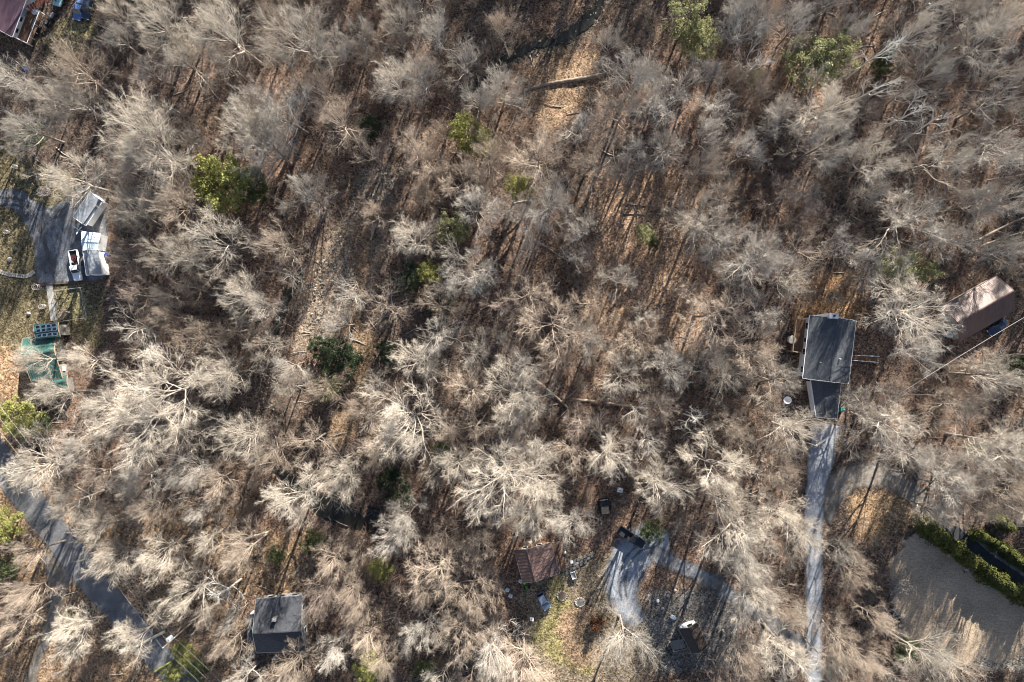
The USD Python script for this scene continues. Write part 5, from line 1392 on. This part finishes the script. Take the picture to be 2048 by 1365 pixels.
part(t, 'drawbar', Q(bar((1.66, 0, 0.5), (2.6, 0, 0.42), 0.1, 0.1)), 'black_paint')
for x in (-0.5, 0.35):
    for s_ in (-1, 1):
        part(t, 'wheel', Q(cyl((x, s_ * 1.08, 0.36), (x, s_ * 1.3, 0.36), 0.36, k=14)), 'rubber')
# small yard pieces
barrel((1316, 1203), 'white_paint', 'white bucket in the shaded yard inside the gravel loop', 0.3, 0.5, 'bucket', 'bucket')
p = on(1346, 1235, 0.5); t = thing('wheelbarrow', 'tipped pale wheelbarrow above the brown cabin', 'wheelbarrow', p)
Q = lambda m: move(m, p, -0.5)
part(t, 'tray', Q(ring_loft([(-0.55, 0.32, 0.45, 0.55), (0.0, 0.40, 0.3, 0.62), (0.6, 0.30, 0.42, 0.60)], 12)), 'pale_metal', smooth=35)
part(t, 'wheel', Q(cyl((0.75, -0.06, 0.2), (0.75, 0.06, 0.2), 0.2, k=14)), 'rubber')
for s_ in (-1, 1):
    part(t, 'handle', Q(bar((0.7, s_ * 0.08, 0.25), (-1.2, s_ * 0.3, 0.5), 0.05, 0.05)), 'tan_wood')
    part(t, 'leg', Q(bar((-0.4, s_ * 0.25, 0.45), (-0.4, s_ * 0.28, 0.0), 0.05, 0.05)), 'steel')
for q, r_, lab in (((1325, 1217), 0.3, 'pale stone above the tipped wheelbarrow'), ((1336, 1192), 0.3, 'pale stone right of the white bucket'), ((1350, 1181), 0.32, 'pale stone higher up right of the white bucket'), ((1338, 1185), 0.22, 'smallest pale stone right of the white bucket'), ((1130, 1106), 0.4, 'pale stone at the corner of the board porch')):
    boulder(q, r_, lab)
# brown cabin with a white gable
th, gD = house('cabin', 'brown-roofed cabin with a white gable and a side deck', [(1384, 1308), (1358, 1259), (1394, 1245), (1416, 1292)], 2.1, 1.0, 0.5, 'shingle_brown', 'white_paint', 'cabin', trim='grey_wood', inset=0.25)
window(th, gD['b'], gD['c'], 0.62, gD['z0'] + 1.7, 0.9, 0.9, out=(0, 0), frame='black_paint')
t = thing('side_deck', 'weathered grey plank deck at the side of the brown cabin', 'deck', on(1354, 1287))
dq = [on(*q) for q in ((1337, 1281), (1364, 1275), (1369, 1293), (1345, 1299))]
for i in range(9):
    q = [np.append(lerp(lerp(dq[0], dq[1], u), lerp(dq[3], dq[2], u), v)[:2], gD['z0'] + 0.6) for u, v in ((0, (i + .05) / 9), (1, (i + .05) / 9), (1, (i + .92) / 9), (0, (i + .92) / 9))]
    part(t, 'plank', slab(q[::-1], 0.06), 'grey_wood')
for q in dq:
    part(t, 'post', box(q[0], q[1], gD['z0'] + 0.3, 0.12, 0.12, 1.8), 'grey_wood')
for a, b in ((0, 1), (0, 3), (3, 2)):
    part(t, 'rail', bar(np.append(dq[a][:2], gD['z0'] + 1.2), np.append(dq[b][:2], gD['z0'] + 1.2), 0.1, 0.07), 'grey_wood')

# ------------------------------------------------------------------ slate-roofed ranch house
th, gE = house('house', 'slate-roofed white ranch house at the head of the gravel driveway', [(1606, 757), (1620, 631), (1712, 642), (1697, 768)], 3.6, 1.5, 0.52, 'shingle_dark', 'siding', inset=0.35)
_, gE2 = house('', '', [(1633, 834), (1622, 761), (1682, 767), (1674, 838)], 3.0, 0.5, 0.4, 'shingle_dark', 'siding', th=th, inset=0.3)
for u, w_ in ((0.12, 1.2), (0.42, 1.2), (0.62, 0.9), (0.86, 1.3)):
    window(th, gE['a'], gE['b'], u, gE['z0'] + 2.0, w_, 1.3, out=(0, 0))
pc = at((1657, 633), gE['z0'] + 3.2)
ch = part(th, 'chimney', box(pc[0], pc[1], gE['z0'] + 2.6, 1.7, 0.9, 5.6, -0.05), 'white_paint')
part(th, 'chimney_cap', box(pc[0], pc[1], gE['z0'] + 5.44, 1.85, 1.05, 0.08, -0.05), 'siding', parent=ch)
part(th, 'flue', cyl((pc[0], pc[1], gE['z0'] + 5.48), (pc[0], pc[1], gE['z0'] + 5.8), 0.2), 'black_paint', parent=ch)
for u, v, s_ in ((0.37, 0.35, 1), (0.28, 0.45, 0)):
    p = roof_point(gE, u, v, s_)
    part(th, 'roof_vent', cyl(p - [0, 0, 0.2], p + [0, 0, 0.55], 0.11 if s_ else 0.07), 'white_paint')
t = thing('downpipe', 'grey bent pipe on the ground at the lower right of the ranch house', 'pipe', on(1688, 790))
pp = [on(*q) + [0, 0, 0.6] for q in ((1695, 770), (1692, 795), (1687, 803), (1677, 814))]
part(t, 'pipe', tubes(np.array([pp]), np.full((1, 4), 0.07), 6), 'steel'); part(t, 'elbow', cyl(pp[1] - [0, 0.1, 0], pp[1] + [0, .1, 0], 0.1), 'steel')
t = thing('deck', 'shady timber deck with pale rails on the left of the ranch house', 'deck', on(1590, 672))
dq = [on(*q) for q in ((1584, 638), (1606, 640), (1601, 706), (1577, 703))]
zz = gE['z0'] + 1.2
for i in range(30):
    q = [np.append(lerp(lerp(dq[0], dq[1], u), lerp(dq[3], dq[2], u), v)[:2], zz) for u, v in ((0, (i + .04) / 30), (1, (i + .04) / 30), (1, (i + .94) / 30), (0, (i + .94) / 30))]
    part(t, 'board', slab(q[::-1], 0.06), 'brown_wood')
for a, b in ((0, 1), (0, 3), (3, 2)):
    part(t, 'rail', bar(np.append(dq[a][:2], zz + 1.0), np.append(dq[b][:2], zz + 1.0), 0.14, 0.08), 'tan_wood')
    for u in (0.03, 0.35, 0.68, 0.97):
        p = lerp(dq[a], dq[b], u); part(t, 'post', box(p[0], p[1], zz - 0.2, 0.12, 0.12, 2.3), 'tan_wood')
p = np.append(on(1585, 680, 2)[:2], zz); t = thing('hot_tub', 'pale round hot tub cover at the lower end of the timber deck', 'hot tub', p)
part(t, 'shell', cyl(p, p + [0, 0, 0.75], 0.75, k=20), 'tan_wood'); part(t, 'cover', cyl(p + [0, 0, 0.75], p + [0, 0, 0.87], 0.82, 0.76, k=20), 'concrete')
t = thing('ramp_rails', 'pair of white rails of a low ramp right of the ranch house', 'ramp', on(1730, 718))
for a, b in (((1705, 711), (1755, 713)), ((1702, 721), (1753, 725))):
    p, q = on(*a), on(*b)
    part(t, 'rail', bar(p + [0, 0, 1.0], q + [0, 0, 0.9], 0.13, 0.08), 'white_paint')
    for u in np.linspace(0.01, 0.99, 7):
        r_ = lerp(p, q, u); part(t, 'post', box(r_[0], r_[1], r_[2] + 0.42, 0.1, 0.1, 1.0), 'white_paint')
pts = [on(*q) + [0, 0, 0.35] for q in ((1752, 724), (1754, 714), (1705, 712), (1702, 720))]
part(t, 'ramp_floor', slab(pts, 0.1), 'brown_wood')
p = on(1574, 800, 1.2); t = thing('satellite_dish', 'round white satellite dish among pale branches left of the ranch house', 'satellite dish', p)
a = np.arange(20) * 2 * math.pi / 20
V = np.array([[(r_ * math.cos(x), r_ * math.sin(x), 0.35 * r_ * r_) for x in a] for r_ in (0.02, 0.3, 0.55, 0.75)]).reshape(-1, 3)
f = []
for i in range(3):
    for j in range(20):
        u_, w_ = i * 20 + j, i * 20 + (j + 1) % 20
        f += [[u_, w_, w_ + 20], [u_, w_ + 20, u_ + 20]]
R_ = trimesh.transformations.rotation_matrix(0.35, [0.6, -0.8, 0])[:3, :3]
part(t, 'reflector', (np.vstack([V, V - [0, 0, 0.03]]) @ R_.T + p + [0, 0, 1.5], np.array(f + [[x + 80, z + 80, y + 80] for x, y, z in f])), 'white_paint')
part(t, 'mast', cyl(p - [0, 0, 0.2], p + [0, 0, 1.5], 0.05), 'steel'); part(t, 'receiver', cyl(p + [0, 0, 1.5], p + np.array([0.2, 0.15, 2.1]), 0.03), 'steel')
t = thing('white_pole', 'short white pole lying right of the teal bin', 'pole', on(1706, 802)); a_, b_ = on(1702, 803), on(1709, 802)
part(t, 'shaft', cyl(a_ + [0, 0, 0.1], b_ + [0, 0, 0.1], 0.06), 'white_paint'); part(t, 'tip', cyl(b_ + [0, 0, 0.1], b_ + [0.1, 0, 0.1], 0.07), 'steel')
barrel((1665, 588), 'black_paint', 'black kettle-like barrel in the sunny leaves above the ranch house', 0.38, 0.8)
# rose metal garage
th, gF = house('garage', 'rose metal-roofed garage on the right, one slope pale and one dark', [(1884, 614), (1993, 553), (2030, 620), (1920, 684)], 2.6, 2.4, 0.45, 'rose_metal', 'concrete', 'garage', ribs=0.35, inset=0.35, trim='rose_metal')
window(th, gF['a'], gF['d'], 0.7, gF['z0'] + 1.6, 1.4, 1.3, out=(0, 0))

# ------------------------------------------------------------------ utility poles and wires
def wire(p, q, sag, label, n=14, r=0.03):
    t = thing('overhead_wire', label, 'wire', p)
    u = np.linspace(0, 1, n)[:, None]
    line = np.asarray(p) * (1 - u) + np.asarray(q) * u - np.array([0, 0, 1.0]) * sag * 4 * u * (1 - u)
    part(t, 'cable', tubes(line[None], np.full((1, n), r), 5), 'wire')


def pole_at(q, h, label, cross=0.0, rot=0.0, transformer=False):
    """A utility pole whose TOP shows at this photograph pixel."""
    p = on(*q, h); t = thing('utility_pole', label, 'utility pole', p)
    part(t, 'shaft', cyl(p - [0, 0, 0.5], p + [0, 0, h], 0.17, 0.12, k=12), 'log_wood')
    top = p + [0, 0, h]
    d = np.array([math.cos(rot), math.sin(rot), 0])
    if cross:
        part(t, 'crossarm', bar(top - d * cross / 2 - [0, 0, 0.4], top + d * cross / 2 - [0, 0, 0.4], 0.12, 0.14), 'log_pale')
        for k in (-0.48, 0.0, 0.48):
            part(t, 'insulator', cyl(top + d * cross * k - [0, 0, 0.33], top + d * cross * k - [0, 0, 0.12], 0.07, 0.04), 'white_paint')
    if transformer:
        c = top - np.array([0.0, 0, 1.3]) + np.array([-0.35, 0.3, 0])
        tr_ = part(t, 'transformer', cyl(c - [0, 0, 0.55], c + [0, 0, 0.5], 0.42, k=18), 'pale_metal')
        part(t, 'transformer_lid', cyl(c + [0, 0, 0.5], c + [0, 0, 0.6], 0.44, 0.3, k=18), 'pale_metal', parent=tr_)
        part(t, 'bushing', cyl(c + [0.15, 0, 0.55], c + [0.15, 0, 0.85], 0.06, 0.04), 'brown_wood', parent=tr_)
    return top, d


top1, d1 = pole_at((336, 1287), 9.5, 'wooden utility pole with crossarm and grey transformer by the asphalt road', 3.0, 0.72, True)
up_, dn_ = at((-30, 800), 9.5), at((470, 1420), 9.5)
for k, lab in ((-0.48, 'lowest of the overhead wires along the asphalt road'), (0.0, 'middle overhead wire along the asphalt road'), (0.48, 'uppermost of the overhead wires along the asphalt road')):
    o = top1 + d1 * 3.0 * k - [0, 0, 0.1]
    for end, w_ in ((up_, 'left of the pole'), (dn_, 'below the pole')):
        wire(o, end + d1 * 3.0 * k, 0.5, lab + ', ' + w_, r=0.010)
top2, d2 = pole_at((1797, 790), 8.5, 'slim utility pole where the right-hand power line bends', 0.8, 1.9)
top3, d3 = pole_at((1633, 893), 7.0, 'slim utility pole over the top of the gravel driveway', 0.6, 1.0)
wire(top2 - [0, 0, 0.1], at((2100, 605), 8.5), 0.5, 'power line from the bend pole to the right edge', r=0.032)
wire(top3 - [0, 0, 0.1], top2 - [0, 0, 0.1], 0.4, 'power line from the driveway pole to the bend pole', r=0.028)
wire(top3 - [0, 0, 0.5], top2 - [0, 0, 0.6], 0.7, 'lower second cable between the driveway pole and the bend pole', r=0.018)
wire(top2 - [0, 0, 0.3], at((1960, 792), 6.5), 0.3, 'thin service wire running level to the right from the bend pole', r=0.015)

# ------------------------------------------------------------------ fallen logs and dead wood
def log(pts, r0, r1, label, mt='log_wood', stubs=3, root=False, z=0.0, name='fallen_log'):
    P = np.array([on(*q) + [0, 0, r0 * 0.7 + z] for q in smooth_line(pts, 6)])
    n = len(P)
    P = P + np.random.default_rng(int(pts[0][0])).normal(size=(n, 3)) * 0.04
    t = thing(name, label, 'log', P[0])
    part(t, 'trunk', tubes(P[None], np.linspace(r0, r1, n)[None], 9, cap=True), mt, smooth=50)
    g_ = np.random.default_rng(int(pts[-1][0]))
    for k in range(stubs):
        i = int(g_.integers(n // 3, n - 1)); d = unit(g_.normal(size=3) * [1, 1, 0.5] + [0, 0, 0.25]); l = g_.uniform(0.8, 2.4)
        part(t, 'branch', tubes(np.array([[P[i], P[i] + d * l * 0.5, P[i] + d * l + [0, 0, 0.1]]]), np.array([[r1 * 0.6, r1 * 0.4, 0.02]]), 5), mt)
    if root:
        m = trimesh.creation.icosphere(3, 1.0); v = np.array(m.vertices)
        v = v * [0.9, 0.9, 0.7] * (1 + 0.9 * (fbm(v * 2.2 + 3, 3, 7)[:, None] - 0.5)) + P[0] + [0, 0.4, 0.3]
        part(t, 'root_plate', (v, np.array(m.faces)), 'brown_wood')
        for k in range(9):
            d = unit(g_.normal(size=3) + [0, 0.6, 0.3]); part(t, 'root', tubes(np.array([[P[0] + d * 0.5, P[0] + d * 1.1 + [0, 0, 0.1], P[0] + d * 1.7]]), np.array([[0.1, 0.06, 0.02]]), 5), 'grey_wood')
    return t


log([(718, 72), (690, 90), (662, 107), (640, 120)], 0.26, 0.1, 'grey log with a splintered end near the top, left of the dark pair')
log([(745, 80), (775, 92), (803, 98)], 0.32, 0.2, 'upper of the dark log pair near the top')
log([(750, 84), (780, 96), (812, 110)], 0.25, 0.12, 'lower of the dark log pair near the top')
log([(971, 48), (980, 78), (990, 110)], 0.2, 0.14, 'slim grey log lying towards the shaded creek at the top')
log([(1048, 181), (1090, 170), (1140, 162), (1198, 153)], 0.28, 0.42, 'long straight fallen log across the sunny leaves right of the creek', stubs=2)
log([(752, 442), (748, 460), (741, 482)], 0.30, 0.22, 'pale barkless log with an upturned root plate beside the track', 'log_pale', stubs=0, root=True)
log([(300, 615), (340, 622), (375, 631), (405, 634)], 0.42, 0.2, 'long mossy fallen trunk in the wood right of the fenced garden', stubs=6)
log([(1058, 752), (1095, 780), (1135, 815)], 0.32, 0.22, 'steeper of the two dark crossed logs in the middle of the wood', stubs=2)
log([(1148, 799), (1200, 805), (1250, 812), (1295, 817)], 0.3, 0.18, 'flatter of the two dark crossed logs in the middle of the wood', stubs=4)
log([(1068, 480), (1100, 500), (1140, 526)], 0.16, 0.1, 'thin straight log in the sunny leaves left of the small pine', stubs=1)
log([(1234, 446), (1248, 450)], 0.16, 0.12, 'short broken log piece in the sunny leaves above the small pine', stubs=0)
log([(1250, 408), (1290, 412), (1330, 420)], 0.14, 0.06, 'thin stick-like log crossing the sunny leaves at their top', stubs=4)
log([(1245, 428), (1290, 430), (1335, 432)], 0.12, 0.05, 'second thin log crossing the sunny leaves', stubs=3)
log([(1395, 870), (1375, 865), (1360, 878)], 0.14, 0.06, 'bone white broken limb at the foot of the dead white tree', 'log_pale', stubs=3)
log([(1274, 905), (1281, 920), (1290, 906)], 0.1, 0.08, 'white forked branch standing out in the lower middle wood', 'log_pale', stubs=1)
log([(275, 1293), (300, 1278), (332, 1262)], 0.2, 0.28, 'pale log lying across the asphalt road verge above the pole', 'log_pale', stubs=1, z=0.15)
log([(312, 1342), (340, 1325), (365, 1308), (378, 1300)], 0.25, 0.14, 'mossy yellow-green log across the lower end of the road', 'leaf_yellow', stubs=4, z=0.15)
log([(1092, 1130), (1140, 1090)][:1] + [(1205, 1085)], 0.02, 0.02, '') if False else None
log([(470, 1082), (505, 1070), (545, 1058)], 0.3, 0.16, 'pale leaning trunk among tan thickets above the dark-roofed house', 'log_pale', stubs=5, z=2.0)
log([(128, 1192), (145, 1186), (156, 1183)], 0.08, 0.05, 'thin pale stick between the side lane and the road', 'log_pale', stubs=0)
log([(1530, 710), (1505, 700)], 0.16, 0.1, 'short pale log end left of the ranch house', 'log_pale', stubs=2)
log([(1632, 486), (1645, 500), (1652, 512)], 0.18, 0.12, 'broken grey snag in the wood above the ranch house', stubs=1, z=1.0)
log([(1386, 745), (1405, 742)], 0.13, 0.1, 'pale short log in the leaves left of the ranch house', 'log_pale', stubs=1)
log([(1915, 497), (1965, 470), (2010, 448), (2050, 432)], 0.30, 0.14, 'long grey leaning trunk at the right, upper of two', stubs=4, z=2.5)
log([(1945, 496), (1990, 480), (2050, 462)], 0.22, 0.1, 'grey leaning trunk at the right, lower of two', stubs=4, z=2.0)


def brush_pile(q, R, n, label, mt, seed):
    g_ = np.random.default_rng(seed); p = on(*q); t = thing('brush_pile', label, 'brush pile', p)
    for k in range(n):
        a, r_ = g_.uniform(0, 6.28), R * math.sqrt(g_.random()) * 0.8
        c = p + [r_ * math.cos(a), r_ * math.sin(a) * 0.8, 0.25 + 0.7 * (1 - r_ / R) * g_.random()]
        b = g_.uniform(0, 3.14); d = np.array([math.cos(b), math.sin(b), g_.normal() * 0.18]); l = g_.uniform(0.8, 2.4)
        part(t, 'branch', tubes(np.array([[c - d * l / 2, c + g_.normal(size=3) * 0.12, c + d * l / 2]]), np.array([[0.06, 0.045, 0.015]]) * g_.uniform(0.7, 1.5), 4), mt)


brush_pile((1800, 1168), 3.2, 70, 'loose grey brush pile at the left border of the mown field', 'bark_grey', 1)
brush_pile((1788, 1245), 4.5, 130, 'large tangled grey brush pile below the other by the mown field', 'bark_grey', 2)
brush_pile((260, 490), 5.0, 110, 'dark heap of cut branches right of the workshop', 'bark_dark', 3)
brush_pile((1030, 1255), 3.0, 50, 'pale heap of dead branches at the left border of the striped lawn', 'bark_pale', 4)
# rust-brown shrub and the raised bed frame
b = on(1196, 1248, 1.2)
t = thing('rust_shrub', 'round rust-brown shrub still holding dead leaves beside the striped lawn', 'shrub', b)
part(t, 'stem', cyl(b - [0, 0, 0.2], b + [0, 0, 1.6], 0.08, 0.03), 'trunk'); part(t, 'crown', move(make_foliage(5, 3000, 1.9, 1.1, 1.3, 0.12, 20), b), 'leaf_rust')
b = on(2042, 1042); t = thing('raised_bed', 'square timber bed frame at the right edge above the hedges', 'raised bed', b)
for dx, dy, sx, sy in ((0, 1.1, 2.2, 0.12), (0, -1.1, 2.2, 0.12), (1.04, 0, 0.12, 2.06), (-1.04, 0, 0.12, 2.06)):
    part(t, 'board', box(b[0] + dx, b[1] + dy, b[2] + 0.15, sx, sy, 0.4), 'grey_wood')
part(t, 'soil', box(b[0], b[1], b[2] + 0.05, 1.9, 1.9, 0.3), 'brush_grey')

# ------------------------------------------------------------------ conifer hedges along the dark drive
single('dark_drive', strip([(1880, 1040), (1925, 1085), (1975, 1128), (2040, 1172), (2120, 1222)], [26, 36, 38, 38, 38], 0.11, rough=0.3, seed=12), 'asphalt_shaded', kind='structure', smooth=True)  # near-black colour paints in the shadow between the hedges
ORD = ['first', 'second', 'third', 'fourth', 'fifth', 'sixth', 'seventh', 'eighth', 'ninth', 'tenth', 'eleventh', 'twelfth', 'thirteenth', 'fourteenth', 'fifteenth', 'sixteenth', 'seventeenth', 'eighteenth', 'nineteenth', 'twentieth', 'twenty-first', 'twenty-second']


def hedge(pts, n, s0, name, group, two=False):
    line = smooth_line(pts, 10)
    for i in range(n):
        q = np.array([np.interp((i + 0.5) / n, np.linspace(0, 1, len(line)), line[:, k]) for k in (0, 1)]) + rg.normal(size=2) * 1.6
        b = on(*q, 1.6); s_ = s0 * rg.uniform(0.88, 1.15)
        copy_of(HEDGE[int(rg.integers(3))], 'hedge_conifer', f'{ORD[i]} conifer of the {name} from its upper left end', 'conifer', b, rg.uniform(0, 360), (s_ * 1.1, s_ * 1.1, s_ * 0.6), rg.normal(size=2) * 3, group=group)


hedge([(1838, 1042), (1880, 1075), (1925, 1108), (1975, 1145), (2020, 1176), (2066, 1206)], 22, 1.85, 'long mown-field hedge', 'conifers of the long hedge')
hedge([(1948, 1066), (1985, 1085), (2015, 1105), (2040, 1122), (2070, 1140)], 9, 1.5, 'shorter hedge beyond the dark drive', 'conifers of the shorter hedge')
hedge([(1990, 1038), (2008, 1046), (2020, 1055)], 3, 1.5, 'little conifer clump under the pinkish tree', 'conifers of the little clump')

# ------------------------------------------------------------------ stones of the creek and litter of the wood floor
def rocks(seed, r):
    g_ = np.random.default_rng(seed); m = trimesh.creation.icosphere(1, r)
    return np.array(m.vertices) * [1, 0.8, 0.55] * (1 + 0.3 * g_.normal(size=(len(m.vertices), 1)) * 0.5), np.array(m.faces)


ST = [[('stone', rocks(k, 0.3), 'rubble' if k % 3 else 'stone_dark', False)] for k in range(6)]
pos = []
for poly, n in (([(745, 340), (800, 318), (790, 380), (750, 430), (715, 500), (680, 560), (655, 610), (620, 670), (590, 640), (630, 540), (690, 450)], 420), ([(1030, 70), (1090, 60), (1180, 0), (1230, -20), (1225, 40), (1170, 85), (1090, 130), (1030, 150), (990, 160), (1000, 125)], 130),
                ([(560, 640), (590, 640), (570, 720), (555, 830), (570, 930), (530, 920), (510, 840), (530, 740)], 80), ([(900, 200), (960, 150), (985, 165), (920, 240), (850, 285), (790, 320), (770, 300), (840, 250)], 90)):
    P_ = Polygon(poly).buffer(0); x0, y0, x1, y1 = P_.bounds; k = 0
    while k < n:
        a, b = rg.uniform(x0, x1), rg.uniform(y0, y1)
        if P_.contains(shapely.Point(a, b)) and rg.random() < 1.6 * float(fbm(np.array([a / 30, b / 30, 0.0]), 2, 3)) - 0.25:
            q = on(a, b); pos.append(q + [0, 0, 0.06]); k += 1
pos = np.array(pos)
s_ = rg.uniform(0.3, 0.95, len(pos)) ** 1.7
instancer('creek_stones', ST, pos, rg.uniform(0, 360, len(pos)), np.stack([s_, s_, s_], -1), label='pale rubble stones strewn along the creek bed', cat='stones', tilt=0.15)
SK = [[('stick', tubes(np.array([[[-1.2, 0, 0.05], [0.1, 0.12 * (-1) ** k, 0.09], [1.3, 0.05, 0.06]]]), np.array([[0.06, 0.05, 0.02]]), 4), ('bark_grey', 'bark_dark', 'bark_pale')[k % 3], False)] for k in range(6)]
N = 1500
cx, cy = rg.uniform(-108, 108, N), rg.uniform(-75, 75, N)
bad = np.zeros(N, bool)
for p in openp:
    bad |= shapely.contains_xy(p, cx * 10 + 1024, 682.5 - cy * 10)
pos = np.stack([cx, cy, gz(cx, cy)], -1)[~bad]
s_ = rg.uniform(0.4, 1.5, len(pos))
instancer('fallen_sticks', SK, pos, rg.uniform(0, 360, len(pos)), np.stack([s_, s_, s_], -1), label='fallen sticks strewn over the leaf litter', cat='sticks')
